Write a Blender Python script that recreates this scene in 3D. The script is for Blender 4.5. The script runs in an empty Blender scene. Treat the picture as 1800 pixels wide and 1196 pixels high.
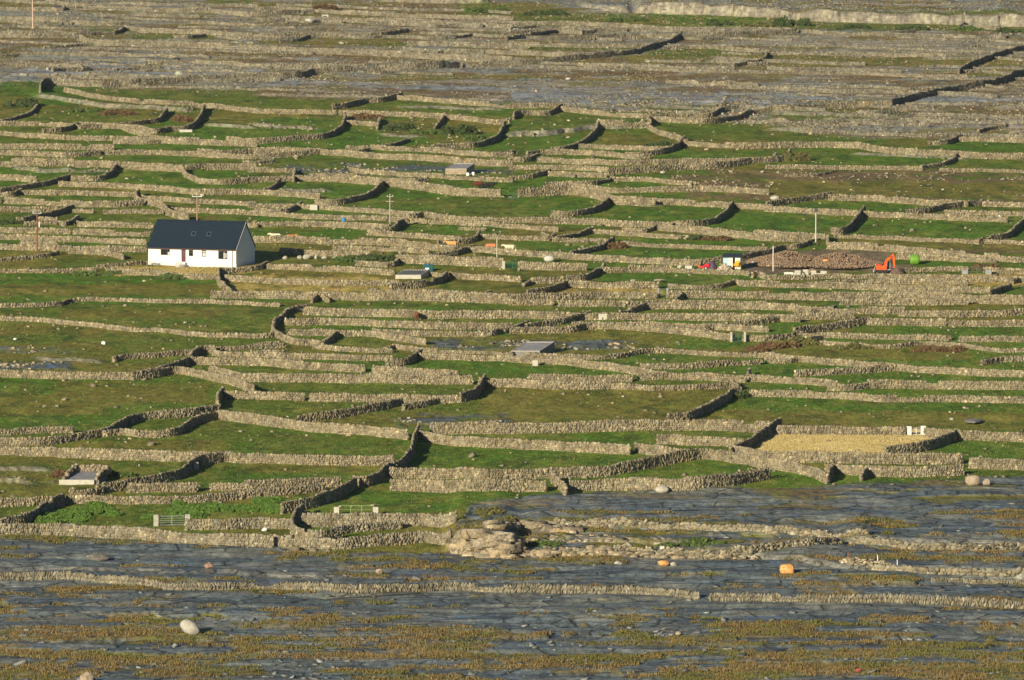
import bpy, bmesh, math, random
import numpy as np
from mathutils import Vector, Matrix
R = math.radians
random.seed(7)
RNG = np.random.default_rng(11)
SC = bpy.context.scene
COL = SC.collection

# ------------------------------------------------------------------ camera: a long lens looking down across the island
F = 12940.0           # focal length in photo pixels (photo 1800 x 1196)
HC = 100.0            # camera height
PITCH = R(4.49)
CP, SP = math.cos(PITCH), math.sin(PITCH)
cam = bpy.data.cameras.new('camera')
cam.sensor_width = 36.0
cam.lens = F / 1800 * 36
cam.clip_start = 5.0
cam.clip_end = 9000.0
camo = bpy.data.objects.new('camera', cam)
COL.objects.link(camo)
camo.location = (0, 0, HC)
camo.rotation_euler = (math.pi / 2 - PITCH, 0, 0)
SC.camera = camo

# ------------------------------------------------------------------ light: late low sun from behind left
SUN_AZ, SUN_EL = R(31), R(16.5)
S = Vector((-math.sin(SUN_AZ) * math.cos(SUN_EL), -math.cos(SUN_AZ) * math.cos(SUN_EL), math.sin(SUN_EL)))
sun = bpy.data.lights.new('sun', 'SUN')
sun.energy = 5.0
sun.angle = R(0.5)
sun.color = (1.0, 0.85, 0.62)
so = bpy.data.objects.new('sun', sun)
COL.objects.link(so)
so.rotation_euler = S.to_track_quat('Z', 'Y').to_euler()
so.location = (-200, -300, 400)
w = bpy.data.worlds.new('World')
SC.world = w
w.use_nodes = True
nt = w.node_tree
sky = nt.nodes.new('ShaderNodeTexSky')
sky.sky_type = 'NISHITA'
sky.sun_disc = False
sky.ozone_density = 5.0
sky.dust_density = 0.4
sky.sun_elevation = SUN_EL
sky.sun_rotation = math.atan2(S.x, S.y)
bg = nt.nodes['Background']
bg.inputs[1].default_value = 0.052
nt.links.new(sky.outputs[0], bg.inputs[0])
SC.view_settings.view_transform = 'Standard'
SC.view_settings.look = 'None'
SC.view_settings.gamma = 1
SC.view_settings.exposure = 0.48
SC.render.engine = 'CYCLES'
SC.cycles.max_bounces = 4
SC.cycles.diffuse_bounces = 2

# ------------------------------------------------------------------ noise
_tab = np.random.default_rng(3).random(65536).astype(np.float32)
def vn(x, y, s=0):
    x, y = np.broadcast_arrays(np.asarray(x, np.float32) + np.float32(s * 17.31), np.asarray(y, np.float32) + np.float32(s * 9.77))
    xf = np.floor(x); yf = np.floor(y)
    fx = x - xf; fy = y - yf
    xi = xf.astype(np.int32) & 255; yi = yf.astype(np.int32) & 255
    fx = fx * fx * (3 - 2 * fx); fy = fy * fy * (3 - 2 * fy)
    x1 = (xi + 1) & 255; y1 = (yi + 1) & 255
    xi = xi << 8; x1 = x1 << 8
    a = _tab[xi | yi]; b = _tab[x1 | yi]; c = _tab[xi | y1]; d = _tab[x1 | y1]
    a = a + (b - a) * fx; c = c + (d - c) * fx
    return a + (c - a) * fy
def fbm(x, y, s=0, o=4):
    r = 0; a = .5; t = 0
    for i in range(o):
        r = r + a * vn(x * 2 ** i, y * 2 ** i, s + i * 3); t += a; a *= .5
    return r / t
def sst(a, b, x):
    t = np.clip((x - a) / (b - a), 0, 1)
    return t * t * (3 - 2 * t)

# ------------------------------------------------------------------ terrain: one sheet, fine where the photo looks
def hbase(x, Y):
    Yc = np.minimum(np.maximum(Y, 0), 2600)
    return 16 + 0.04 * (Yc - 1232) + 0.8 * (fbm(x / 60 + 5, Y / 80, 1, 3) - .5)
def topx(x, Y, z):
    dz = z - HC
    fwd = Y * CP - dz * SP
    up = Y * SP + dz * CP
    return 900 + F * x / fwd, 598 - F * up / fwd
def unproj(px, py, hf):
    """where the sight line of a photo point meets the ground"""
    px = np.asarray(px, float); py = np.asarray(py, float)
    u = (px - 900) / F; v = -(py - 598) / F
    dY = CP + v * SP; dZ = -SP + v * CP
    sx = u / dY; sz = dZ / dY
    Y0 = (16 - .04 * 1232 - HC) / (sz - .04)
    best = np.full(Y0.shape, np.nan); prev = None
    offs = np.arange(-45, 75, .6)
    for o_ in offs:                                   # march along each sight line to its first meeting with the ground
        Y = Y0 + o_; g_ = HC + sz * Y - hf(sx * Y, Y)
        if prev is not None:
            hit = np.isnan(best) & (prev > 0) & (g_ <= 0)
            best[hit] = (Y - .6 * (-g_) / (prev - g_ + 1e-9))[hit]
        prev = g_
    Y = np.where(np.isnan(best), Y0, best)
    return sx * Y, Y
NXC, SK = 700, 26
tc = np.linspace(-1, 1, NXC)
sk = 1 + np.cumsum(np.linspace(.01, .55, SK) * 1.3)
tt = np.concatenate([-sk[::-1], tc, sk])
ys = [0, 150, 300, 450, 560, 650, 710, 745, 770, 785]
y = 792.0
while y < 1900:
    ys.append(y); y += 0.42 + (y - 792) / 1100 * .65
while y < 5200:
    ys.append(y); y = 1900 + (y - 1900) * 1.25 + 6
ya = np.array(ys)
NX, NY = len(tt), len(ya)
XW = .0765
hw = np.maximum(XW * ya, XW * 700)
GX = tt[None, :] * hw[:, None]
GY = np.repeat(ya[:, None], NX, 1)
H0 = hbase(GX, GY)
PX, PY = topx(GX, GY, H0)
prow = PY[:, NX // 2].copy()
near = GY < 700
PY = np.where(near, 1300, PY)
far = GY > 2200
# wobble the borders of every ground zone
WX = PX + 30 * (fbm(GX / 3.0, GY / 6.0, 9, 3) - .5)
WY = PY + 9 * (fbm(GX / 2.2, GY / 7.0, 21, 3) - .5)

CLS = dict(G=(.100, .192, .021), g=(.126, .178, .026), O=(.190, .182, .036), Y=(.50, .38, .11), S=(.60, .49, .20),
           B=(.205, .150, .072), R=(.120, .150, .152), W=(.32, .35, .35), r=(.27, .285, .238), T=(.35, .325, .235), C=(.34, .315, .245), E=(.23, .175, .12))
ROCKY = dict(R=1, r=.9, W=1, T=.8, C=.7, B=.25)
base = np.empty(GX.shape + (3,)); rock = np.zeros(GX.shape)
sn = fbm(GX / 11, GY / 6, 4, 4); sn2 = fbm(GX / 4, GY / 3.2, 8, 4); big = fbm(GX / 28, GY / 45, 6, 3)
def lerp(a, b, t): return a + (np.asarray(b) - a) * t[..., None]
col = np.zeros(GX.shape + (3,)) + CLS['g']
col = lerp(col, CLS['G'], sst(.42, .62, big)); col = lerp(col, CLS['O'], sst(.56, .72, fbm(GX / 20, GY / 26, 12, 3)))
def put(cls, m):
    global col, rock
    m = np.clip(m, 0, 1)
    col = lerp(col, CLS[cls], m); rock = rock + (ROCKY.get(cls, 0) - rock) * m
# the high ground at the back: heath, bare rock and rubble in long streaks
edge = np.interp(WX, [0, 250, 600, 900, 1200, 1500, 1800], [150, 165, 172, 178, 205, 240, 250])
up = sst(6, -6, WY - edge)
put('T', up)
put('B', up * sst(.47, .58, sn)); put('O', up * sst(.52, .60, fbm(GX / 13, GY / 7, 31, 3)) * .8)
put('r', up * sst(.53, .60, fbm(GX / 22, GY / 9, 41, 4)))
# field and heath patches: x0, y0, x1, y1, class, drop per px
P = '''0 4 90 12 O;360 0 450 8 g;150 44 210 56 G;130 60 226 68 O;230 58 450 70 g;0 66 140 80 B;150 82 450 96 B;400 93 780 110 B .02
0 110 450 122 W;0 120 330 138 W;300 124 470 138 W;0 144 80 163 G;75 152 190 164 G;160 158 520 192 g;0 170 60 185 O
0 185 280 218 O;20 195 250 215 g;0 224 220 240 g;135 224 215 240 G;200 238 300 250 G;0 245 210 255 g;360 200 450 220 O;335 222 560 245 G;0 290 210 318 G
450 4 900 28 O;560 0 900 26 B;800 6 900 26 g;450 32 640 40 O;450 68 560 77 O;560 66 700 82 O;660 78 720 85 g;800 80 960 98 O;900 80 1130 88 g
450 137 1400 158 W .04;900 150 1800 172 W .02;450 152 620 170 B;500 158 760 172 B;720 160 900 176 B;900 123 1300 132 B;1150 130 1800 160 B .02;1350 108 1600 124 B
450 175 600 192 g;640 176 840 192 g .03;600 186 830 196 g;830 192 900 204 G;900 192 1000 212 g;900 206 1060 216 g;450 208 600 240 G .01;600 215 700 260 G;640 225 830 262 G
670 212 770 240 O;760 205 890 252 O;765 225 830 245 g;610 198 665 212 B;830 235 900 265 G;900 228 1030 272 g;930 240 1045 270 G;1030 225 1200 262 g;1050 235 1200 258 O
1120 188 1280 200 g;1160 218 1350 226 g;1180 225 1350 246 g;1000 262 1130 272 G;1130 266 1350 280 G;950 276 1060 283 G;1350 196 1580 216 g;1350 235 1460 250 g
1350 95 1720 118 O;1430 120 1560 132 B;1680 98 1800 118 O;1700 125 1800 135 g;1600 180 1800 205 B;1350 60 1500 80 T;1500 70 1800 100 T;1100 95 1350 112 O;1130 85 1350 100 g
900 20 1350 46 g .02;1150 25 1350 46 G .01;1350 30 1800 52 g .01;900 4 980 26 O;1000 34 1180 42 O;1630 248 1800 268 G;1560 245 1650 258 O;1350 262 1800 300 g .01;1400 275 1680 292 G
430 300 560 312 O;450 275 900 310 g .01;500 288 800 310 R;450 340 680 362 G;560 325 900 350 G;340 300 450 318 G;200 300 330 326 G;720 300 800 312 G;820 298 900 310 R;900 306 1080 324 G
900 340 1080 380 G .03;1080 362 1300 400 G .02;1290 372 1520 405 G .01;1500 385 1800 420 G;1350 350 1640 372 G .01;980 372 1190 400 G;1180 306 1800 350 B .01;1240 296 1800 340 B .02;1350 320 1800 345 O;1480 300 1800 315 B
0 345 240 360 G;0 370 200 400 g;350 335 450 352 g;340 360 600 380 G;450 364 760 386 G;450 382 620 398 G;560 400 760 414 G;700 390 900 410 G .01;450 425 760 445 O;760 448 900 458 O
0 420 260 436 G;0 440 130 460 O;0 448 270 480 O;100 455 280 475 g;220 466 450 480 Y;200 474 390 486 S;0 484 400 535 G;0 500 400 520 O;0 535 500 590 g;100 545 400 560 O;0 565 500 620 g;0 572 240 590 O
405 486 700 500 Y;405 499 770 516 Y .01;650 470 900 490 O;790 488 930 505 O;920 476 1050 505 O;990 505 1170 520 Y;1060 480 1320 500 G;1200 482 1310 500 G;1140 520 1350 535 g;900 536 1100 548 g
1000 410 1350 432 G .02;960 438 1330 462 G .02;900 425 1030 442 G;900 448 1080 464 g;1460 420 1800 440 O;1650 430 1800 445 B;1570 455 1730 478 G;1310 440 1560 480 E;1540 465 1600 480 E;1310 455 1350 482 E
1350 490 1600 500 O;1600 482 1800 505 Y;1350 505 1800 516 G .01;1350 525 1500 532 g;540 530 1100 540 g;500 560 900 572 g;540 562 720 582 G;900 560 1350 574 G .01;1350 568 1450 582 G;1500 572 1800 592 G
590 592 700 622 g;700 590 1300 625 O;760 598 1120 615 R;940 580 1120 600 O;1180 592 1350 612 G;1350 595 1700 630 O .01;1400 590 1800 602 G .01;850 632 1110 655 G .03;640 628 860 660 G;1060 620 1200 642 g;1080 622 1270 638 G
0 605 200 655 O;0 612 120 622 R;0 638 130 650 R;200 640 300 655 O;0 664 390 752 G;100 672 370 712 O;0 690 180 730 O;60 735 380 752 G;400 700 800 735 g;450 672 850 695 g .01
0 762 130 780 g;150 745 400 800 g;250 738 480 772 g;450 765 720 800 g;130 775 400 800 O;0 800 400 850 g;0 800 200 820 O;0 830 230 872 O;420 812 700 830 O;200 855 470 866 O
720 780 1140 832 G;740 782 860 800 G;850 676 1290 745 O;850 690 1180 720 O;550 725 800 752 O;700 728 900 750 R;1250 700 1800 735 G;1350 700 1800 755 g;1300 724 1800 758 O;1200 720 1360 752 O
1000 757 1320 782 G;1130 782 1300 800 g;1050 812 1340 848 G;1350 692 1800 724 G;1640 772 1800 800 G;1420 805 1600 818 G;1350 838 1520 862 G;1470 835 1620 850 G;1320 640 1480 662 G;1520 650 1800 674 G;1350 675 1480 690 G
1530 682 1800 696 G;0 880 110 930 g;40 885 520 930 g;370 868 520 900 O;560 860 1000 900 G;530 920 640 948 G;380 925 520 958 O;600 950 800 975 O;1300 760 1650 800 S .01'''
bsn = sst(.40, .52, sn2 * .5 + sn * .5)
def win_of(x0, x1, y0, y1):
    rr = np.where((prow > y0 - 22) & (prow < y1 + 22) & (ya > 700))[0]; cc = np.where((tt * 990 + 900 > x0 - 60) & (tt * 990 + 900 < x1 + 60))[0]
    return slice(rr[0], rr[-1] + 1), slice(cc[0], cc[-1] + 1)
for ln in P.replace('\n', ';').split(';'):
    q = ln.split()
    x0, y0, x1, y1 = map(float, q[:4]); k = float(q[5]) if len(q) > 5 else 0
    if x0 <= 0: x0 = -200
    if x1 >= 1800: x1 = 2000
    sl = win_of(x0, x1, y0 - 3, y1 + 3 + k * (x1 - x0))
    px_, wx_, wy_, py_ = PX[sl], WX[sl], WY[sl], PY[sl]
    yy = wy_ - k * (px_ - x0)
    ex = 12 if q[4] != 'S' else 4
    m = sst(x0 - ex, x0 + ex, wx_) * sst(x1 + ex, x1 - ex, wx_) * sst(y0 - 2, y0 + 2, yy) * sst(y1 + 2, y1 - 2, yy)
    if q[4] in 'RWBCr': m = m * bsn[sl]
    if q[4] == 'S' and x0 > 1000:
        rt = np.interp(py_, [752, 773, 794], [1690, 1683, 1563]); lf = np.interp(py_, [752, 796], [1376, 1285])
        m = sst(-4, 4, rt - px_) * sst(-4, 4, px_ - lf) * sst(756, 759, py_) * sst(802, 798, py_)
    m = np.clip(m * .92, 0, 1)
    col[sl] = lerp(col[sl], CLS[q[4]], m); rock[sl] = rock[sl] + (ROCKY.get(q[4], 0) - rock[sl]) * m
mott = (1 - np.clip(rock * 1.5, 0, 1)) * sst(.50, .70, fbm(GX / 4.5, GY / 9, 111, 4))
col = lerp(col, CLS['Y'], np.clip(mott * .17, 0, 1))
mott = (1 - np.clip(rock * 1.5, 0, 1)) * sst(.56, .72, fbm(GX / 3, GY / 5, 121, 4))
col = lerp(col, (.06, .10, .02), np.clip(mott * .6, 0, 1))
# bare limestone pavement in the foreground
fl = np.interp(WX, [-200, 0, 240, 450, 640, 790, 802, 840, 900, 1000, 1180, 1400, 1520, 1800, 2000], [940, 941, 950, 963, 972, 976, 930, 893, 880, 872, 863, 860, 850, 838, 835])
fg = sst(-1.5, 1.5, WY - fl)
put('R', fg)
fst = fbm(GX / 9, GY / 3.4, 51, 4); fs2 = fbm(GX / 2.4, GY / 1.6, 57, 4)
dens = np.interp(PY, [930, 1000, 1060, 1085, 1130, 1300], [.02, .01, -.05, .02, .075, .085])
tuft = fg * sst(.575, .60, fst * .75 + fs2 * .25 + dens)
put('O', tuft * .9); put('B', tuft * sst(.45, .6, sn) * .75)
put('T', fg * .30 * sst(.5, .62, fbm(GX / 9, GY / 4, 61, 3)))
put('r', fg * sst(.55, .64, fbm(GX / 18, GY / 2.2, 63, 4)) * .35)
mo = fg * sst(800, 840, PX) * sst(1420, 1340, PX) * sst(918, 926, PY) * sst(982, 972, PY)
put('O', mo * sst(.44, .54, fbm(GX / 5, GY / 2.5, 67, 3))); put('C', mo * sst(.56, .62, fs2) * .5)
# pools that mirror the sky
wet = fg * (1 - tuft) * sst(.725, .735, fbm(GX / 4.0, GY / 1.6, 71, 3))
for (a, b, c, d) in ((405, 450, 994, 998), (20, 130, 617, 621), (84, 100, 641, 649), (0, 60, 640, 646), (1060, 1090, 1021, 1024), (920, 1020, 887, 891), (60, 100, 1142, 1146), (1500, 1560, 1035, 1039), (0, 100, 616, 621)):
    wet = np.maximum(wet, sst(a - 4, a + 6, WX) * sst(b + 4, b - 6, WX) * sst(c - .8, c + .4, PY + 0 * WY) * sst(d + .8, d - .4, PY))
rock = np.where(near | far, .5, rock)

# relief
h = H0.copy()
st = np.round(fbm(GX / 40, GY / 8, 81, 4) * 30) / 30
st2 = np.round(fbm(GX / 16, GY / 3.0, 82, 3) * 26) / 26
h += rock * ((st * 2.6 - 1.3) * .6 + (st2 - .5) * .9 * (.3 + .7 * fg))
h += rock * (.12 - .085 * fg) * (fbm(GX / 1.6, GY / 1.2, 83, 3) - .5) * 2
h += (1 - rock) * .30 * (fbm(GX / 3.2, GY / 3.6, 85, 4) - .5)
h += tuft * .12
h -= wet * .05
# scarps: rock steps that face the camera. polyline in photo px, height m, length of the fall-back behind
LEDG = '''1120,22 1160,25 1210,26 1350,30 1410,37 1500,40 1640,42 1850,49|2.3|90
1020,12 1060,18 1110,22|1.4|40;660,3 740,5 860,6|1.2|40;1350,203 1450,206 1590,213|.7|20;1140,189 1200,191 1280,194|.5|14
60,171 110,177 180,189 260,192 340,197|.8|18;885,241 960,239 1040,227 1145,225|.9|18;440,222 500,225 560,228|.5|12;700,189 800,192 885,194|.5|10
15,294 70,303 135,302|.5|12;140,303 200,301|.5|12;760,257 800,258 838,254|.7|8;665,236 700,240 750,243|.5|8;485,336 525,338 580,337|.5|8
1500,273 1640,277 1700,282|.5|14;1350,229 1500,234 1600,238|.5|16;1350,222 1600,223 1830,227|.5|16;1450,214 1600,217 1830,218|.5|12;360,221 450,227|.5|10
60,632 110,634 180,638|.35|9;-20,828 40,827 90,828|.4|8;-20,846 20,847 60,850|.5|8;85,850 105,847|.5|5;1190,395 1235,397|.4|8;1100,360 1160,363|.4|8
-40,133 200,136 420,139|.5|12;450,168 600,171 900,178|.5|14;1050,184 1400,190 1500,190|.4|12;1200,150 1500,156 1830,160|.4|20
900,66 1100,70|.3|10;-30,50 60,46 110,50|.5|12;560,750 600,753 612,764|.4|6
790,972 815,974 850,977 885,979 905,977|2.7|26;893,978 960,979 1040,977 1150,980 1320,981 1480,1003 1640,1008 1830,1016|.55|30
925,928 1040,930 1200,935 1400,941 1540,943|.5|20;980,956 1100,960 1250,965|.6|8;1480,955 1600,962 1830,968|.6|16;-40,1000 300,1010 800,1020|.25|20'''
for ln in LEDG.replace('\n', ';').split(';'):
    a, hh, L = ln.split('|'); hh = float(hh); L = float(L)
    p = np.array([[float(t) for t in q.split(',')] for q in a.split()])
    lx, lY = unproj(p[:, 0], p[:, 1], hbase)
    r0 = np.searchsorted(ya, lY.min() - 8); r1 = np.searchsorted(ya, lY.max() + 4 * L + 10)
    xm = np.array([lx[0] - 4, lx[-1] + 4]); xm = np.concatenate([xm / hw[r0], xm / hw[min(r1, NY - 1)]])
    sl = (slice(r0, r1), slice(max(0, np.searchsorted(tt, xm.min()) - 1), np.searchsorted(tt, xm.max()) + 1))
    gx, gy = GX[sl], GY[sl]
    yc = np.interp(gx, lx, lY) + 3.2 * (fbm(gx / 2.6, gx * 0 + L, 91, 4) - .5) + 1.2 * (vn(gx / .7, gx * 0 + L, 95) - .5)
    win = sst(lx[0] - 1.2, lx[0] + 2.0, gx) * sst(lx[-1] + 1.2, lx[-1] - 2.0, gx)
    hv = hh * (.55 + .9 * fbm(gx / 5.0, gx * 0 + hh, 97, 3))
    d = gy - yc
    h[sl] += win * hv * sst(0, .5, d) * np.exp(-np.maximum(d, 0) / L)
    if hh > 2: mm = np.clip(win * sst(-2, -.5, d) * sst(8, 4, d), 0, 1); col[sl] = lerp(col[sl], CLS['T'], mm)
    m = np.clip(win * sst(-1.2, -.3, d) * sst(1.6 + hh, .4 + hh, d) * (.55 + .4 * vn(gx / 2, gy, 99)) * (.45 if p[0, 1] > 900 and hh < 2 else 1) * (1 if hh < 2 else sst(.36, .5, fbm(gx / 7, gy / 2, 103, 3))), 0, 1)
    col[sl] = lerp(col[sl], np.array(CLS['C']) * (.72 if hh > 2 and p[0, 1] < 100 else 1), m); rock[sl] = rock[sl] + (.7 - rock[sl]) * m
# level ground under the spoil and the house
GH = h
def ground(x, Y):
    x = np.asarray(x, float); Y = np.asarray(Y, float)
    j = np.clip(np.searchsorted(ya, Y) - 1, 0, NY - 2)
    fy = np.clip((Y - ya[j]) / (ya[j + 1] - ya[j]), 0, 1)
    def row(jj):
        t = x / hw[jj]
        i = np.clip(np.searchsorted(tt, t) - 1, 0, NX - 2)
        fx = np.clip((t - tt[i]) / (tt[i + 1] - tt[i]), 0, 1)
        return GH[jj, i] * (1 - fx) + GH[jj, i + 1] * fx
    return row(j) * (1 - fy) + row(j + 1) * fy
def at(px, py):
    x, Y = unproj([px], [py], ground)
    return float(x[0]), float(Y[0]), float(ground(x, Y)[0])

# ------------------------------------------------------------------ materials
MATS = {}
def mat(name, c, rough=.8, var=.25, scale=3., bump=0., metal=0., c2=None, attr=None, spec=.3, coat=0.):
    if name in MATS: return MATS[name]
    m = bpy.data.materials.new(name); m.use_nodes = True; MATS[name] = m
    n, l = m.node_tree.nodes, m.node_tree.links
    b = n['Principled BSDF']
    b.inputs['Roughness'].default_value = rough; b.inputs['Metallic'].default_value = metal
    b.inputs['Specular IOR Level'].default_value = spec; b.inputs['Coat Weight'].default_value = coat
    g = n.new('ShaderNodeNewGeometry')
    no = n.new('ShaderNodeTexNoise'); no.inputs['Scale'].default_value = scale; no.inputs['Detail'].default_value = 5
    l.new(g.outputs['Position'], no.inputs['Vector'])
    r = n.new('ShaderNodeValToRGB'); r.color_ramp.elements[0].position = .3; r.color_ramp.elements[1].position = .7
    r.color_ramp.elements[0].color = tuple(v * (1 - var) for v in c) + (1,)
    c2 = c2 or tuple(min(1, v * (1 + var)) for v in c)
    r.color_ramp.elements[1].color = tuple(c2) + (1,)
    l.new(no.outputs['Fac'], r.inputs['Fac'])
    out = r.outputs['Color']
    if attr:
        a = n.new('ShaderNodeAttribute'); a.attribute_name = attr
        mx = n.new('ShaderNodeMix'); mx.data_type = 'RGBA'; mx.blend_type = 'MULTIPLY'; mx.inputs[0].default_value = 1
        l.new(out, mx.inputs[6]); l.new(a.outputs['Color'], mx.inputs[7]); out = mx.outputs[2]
    l.new(out, b.inputs['Base Color'])
    if bump:
        bn = n.new('ShaderNodeTexNoise'); bn.inputs['Scale'].default_value = scale * 3; bn.inputs['Detail'].default_value = 4
        l.new(g.outputs['Position'], bn.inputs['Vector'])
        bp = n.new('ShaderNodeBump'); bp.inputs['Strength'].default_value = bump; bp.inputs['Distance'].default_value = .15
        l.new(bn.outputs['Fac'], bp.inputs['Height']); l.new(bp.outputs[0], b.inputs['Normal'])
    return m

def ground_material():
    m = bpy.data.materials.new('grass_and_limestone'); m.use_nodes = True
    n, l = m.node_tree.nodes, m.node_tree.links
    b = n['Principled BSDF']
    a = n.new('ShaderNodeAttribute'); a.attribute_name = 'Col'
    g = n.new('ShaderNodeAttribute'); g.attribute_name = 'zone'     # r rock, g wet
    sp = n.new('ShaderNodeSeparateColor'); l.new(g.outputs['Color'], sp.inputs[0])
    geo = n.new('ShaderNodeNewGeometry')
    def noise(sx, sy, sz, scale, det=5, rough=.6):
        mp = n.new('ShaderNodeMapping'); mp.inputs['Scale'].default_value = (sx, sy, sz)
        l.new(geo.outputs['Position'], mp.inputs[0])
        t = n.new('ShaderNodeTexNoise'); t.inputs['Scale'].default_value = scale; t.inputs['Detail'].default_value = det
        t.inputs['Roughness'].default_value = rough
        l.new(mp.outputs[0], t.inputs['Vector']); return t.outputs['Fac']
    def math_(op, x, y=None, z=None):
        t = n.new('ShaderNodeMath'); t.operation = op
        for i, v in enumerate((x, y, z)):
            if v is None: continue
            if isinstance(v, (int, float)): t.inputs[i].default_value = v
            else: l.new(v, t.inputs[i])
        return t.outputs[0]
    def mr(x, a0, a1, b0, b1):
        t = n.new('ShaderNodeMapRange'); l.new(x, t.inputs[0])
        for i, v in enumerate((a0, a1, b0, b1)): t.inputs[i + 1].default_value = v
        return t.outputs[0]
    fine = noise(1, .45, 1, 1.1, 6, .7)
    mid = noise(.35, .12, .3, 1.0, 4)
    strat = noise(.05, .8, 2, 1.0, 6, .68)
    crk = noise(.10, .62, .5, 1.3, 5, .62)
    val = math_('MULTIPLY', mr(fine, .3, .7, .52, 1.5), mr(mid, .3, .7, .78, 1.22))
    # long strata and joints on bare rock
    rk = sp.outputs[0]
    st_ = mr(strat, .38, .62, .80, 1.2)
    vo = n.new('ShaderNodeTexVoronoi'); vo.feature = 'DISTANCE_TO_EDGE'; vo.inputs['Scale'].default_value = .42
    mp = n.new('ShaderNodeMapping'); mp.inputs['Scale'].default_value = (.75, .16, .3); mp.inputs['Rotation'].default_value = (0, 0, R(24))
    l.new(geo.outputs['Position'], mp.inputs[0]); l.new(mp.outputs[0], vo.inputs['Vector'])
    jo = mr(vo.outputs['Distance'], .0, .02, .62, 1.0)
    ck = mr(math_('ABSOLUTE', math_('SUBTRACT', crk, .5)), .0, .02, .28, 1.0)
    v2 = []
    for ft in ('DISTANCE_TO_EDGE', 'F1'):              # slabs: long cells with open joints between them
        t = n.new('ShaderNodeTexVoronoi'); t.feature = ft; t.inputs['Scale'].default_value = 1.0
        m2 = n.new('ShaderNodeMapping'); m2.inputs['Scale'].default_value = (.16, .36, .2); m2.inputs['Rotation'].default_value = (0, 0, R(-8))
        l.new(geo.outputs['Position'], m2.inputs[0]); l.new(m2.outputs[0], t.inputs['Vector']); v2.append(t)
    gap = mr(v2[0].outputs['Distance'], .012, .035, .30, 1.0)
    tone = n.new('ShaderNodeSeparateColor'); l.new(v2[1].outputs['Color'], tone.inputs[0])
    rv = math_('MULTIPLY', math_('MULTIPLY', st_, jo), math_('MULTIPLY', math_('MULTIPLY', ck, gap), mr(tone.outputs[0], 0, 1, .78, 1.22)))
    one = math_('SUBTRACT', 1.0, rk)
    rf = math_('ADD', one, math_('MULTIPLY', rv, rk))
    val = math_('MULTIPLY', val, rf)
    mx = n.new('ShaderNodeMix'); mx.data_type = 'RGBA'; mx.blend_type = 'MULTIPLY'; mx.inputs[0].default_value = 1
    l.new(a.outputs['Color'], mx.inputs[6])
    cb = n.new('ShaderNodeCombineColor')
    for i in range(3): l.new(val, cb.inputs[i])
    l.new(cb.outputs[0], mx.inputs[7])
    hs = n.new('ShaderNodeHueSaturation')
    l.new(mr(noise(.5, .16, .5, .8, 4), .3, .7, .478, .522), hs.inputs['Hue']); l.new(mx.outputs[2], hs.inputs['Color'])
    l.new(hs.outputs[0], b.inputs['Base Color'])
    ro = math_('SUBTRACT', mr(rk, 0, 1, .95, .62), math_('MULTIPLY', sp.outputs[1], .55))
    l.new(ro, b.inputs['Roughness'])
    l.new(mr(rk, 0, 1, .08, .35), b.inputs['Specular IOR Level'])
    bh = math_('ADD', math_('MULTIPLY', math_('MULTIPLY', strat, rk), 1.6), math_('MULTIPLY', noise(1, .6, 1, 2.2, 5, .65), .5))
    bp = n.new('ShaderNodeBump'); bp.inputs['Distance'].default_value = .35
    l.new(math_('SUBTRACT', mr(rk, 0, 1, .8, .40), math_('MULTIPLY', sp.outputs[1], .38)), bp.inputs['Strength'])
    l.new(bh, bp.inputs['Height']); l.new(bp.outputs[0], b.inputs['Normal'])
    return m

def mesh_np(name, v, f, m=None, smooth=False, vcol=None, flat_n=4):
    me = bpy.data.meshes.new(name)
    me.vertices.add(len(v)); me.vertices.foreach_set('co', np.ascontiguousarray(v, np.float32).ravel())
    nf = len(f); me.loops.add(nf * flat_n); me.loops.foreach_set('vertex_index', np.ascontiguousarray(f, np.int32).ravel())
    me.polygons.add(nf); me.polygons.foreach_set('loop_start', np.arange(nf, dtype=np.int32) * flat_n)
    try: me.polygons.foreach_set('loop_total', np.full(nf, flat_n, np.int32))
    except Exception: pass
    me.update(calc_edges=True)
    if smooth: me.polygons.foreach_set('use_smooth', np.ones(nf, bool))
    for k, c in (vcol or {}).items():
        at_ = me.attributes.new(k, 'FLOAT_COLOR', 'POINT'); at_.data.foreach_set('color', np.ascontiguousarray(c, np.float32).ravel())
    if m: me.materials.append(m)
    return me
def link(name, me, loc=(0, 0, 0), parent=None, rotz=0, label=None, cat=None, group=None, kind=None):
    o = bpy.data.objects.new(name, me); COL.objects.link(o)
    o.location = loc; o.rotation_euler = (0, 0, rotz)
    if parent is not None: o.parent = parent
    if label: o['label'] = label
    if cat: o['category'] = cat
    if group: o['group'] = group
    if kind: o['kind'] = kind
    return o
def empty(name, loc, label, cat, group=None, rotz=0): return link(name, None, loc, None, rotz, label, cat, group)

idx = np.arange(NX * NY).reshape(NY, NX)
fc = np.stack([idx[:-1, :-1], idx[:-1, 1:], idx[1:, 1:], idx[1:, :-1]], -1).reshape(-1, 4)
ca = np.concatenate([col, np.ones(GX.shape + (1,))], -1).reshape(-1, 4)
zn = np.stack([rock, wet, rock * 0, rock * 0 + 1], -1).reshape(-1, 4)
link('ground', mesh_np('ground', np.stack([GX, GY, GH], -1).reshape(-1, 3), fc, ground_material(), True, dict(Col=ca, zone=zn)),
     kind='structure')

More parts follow.
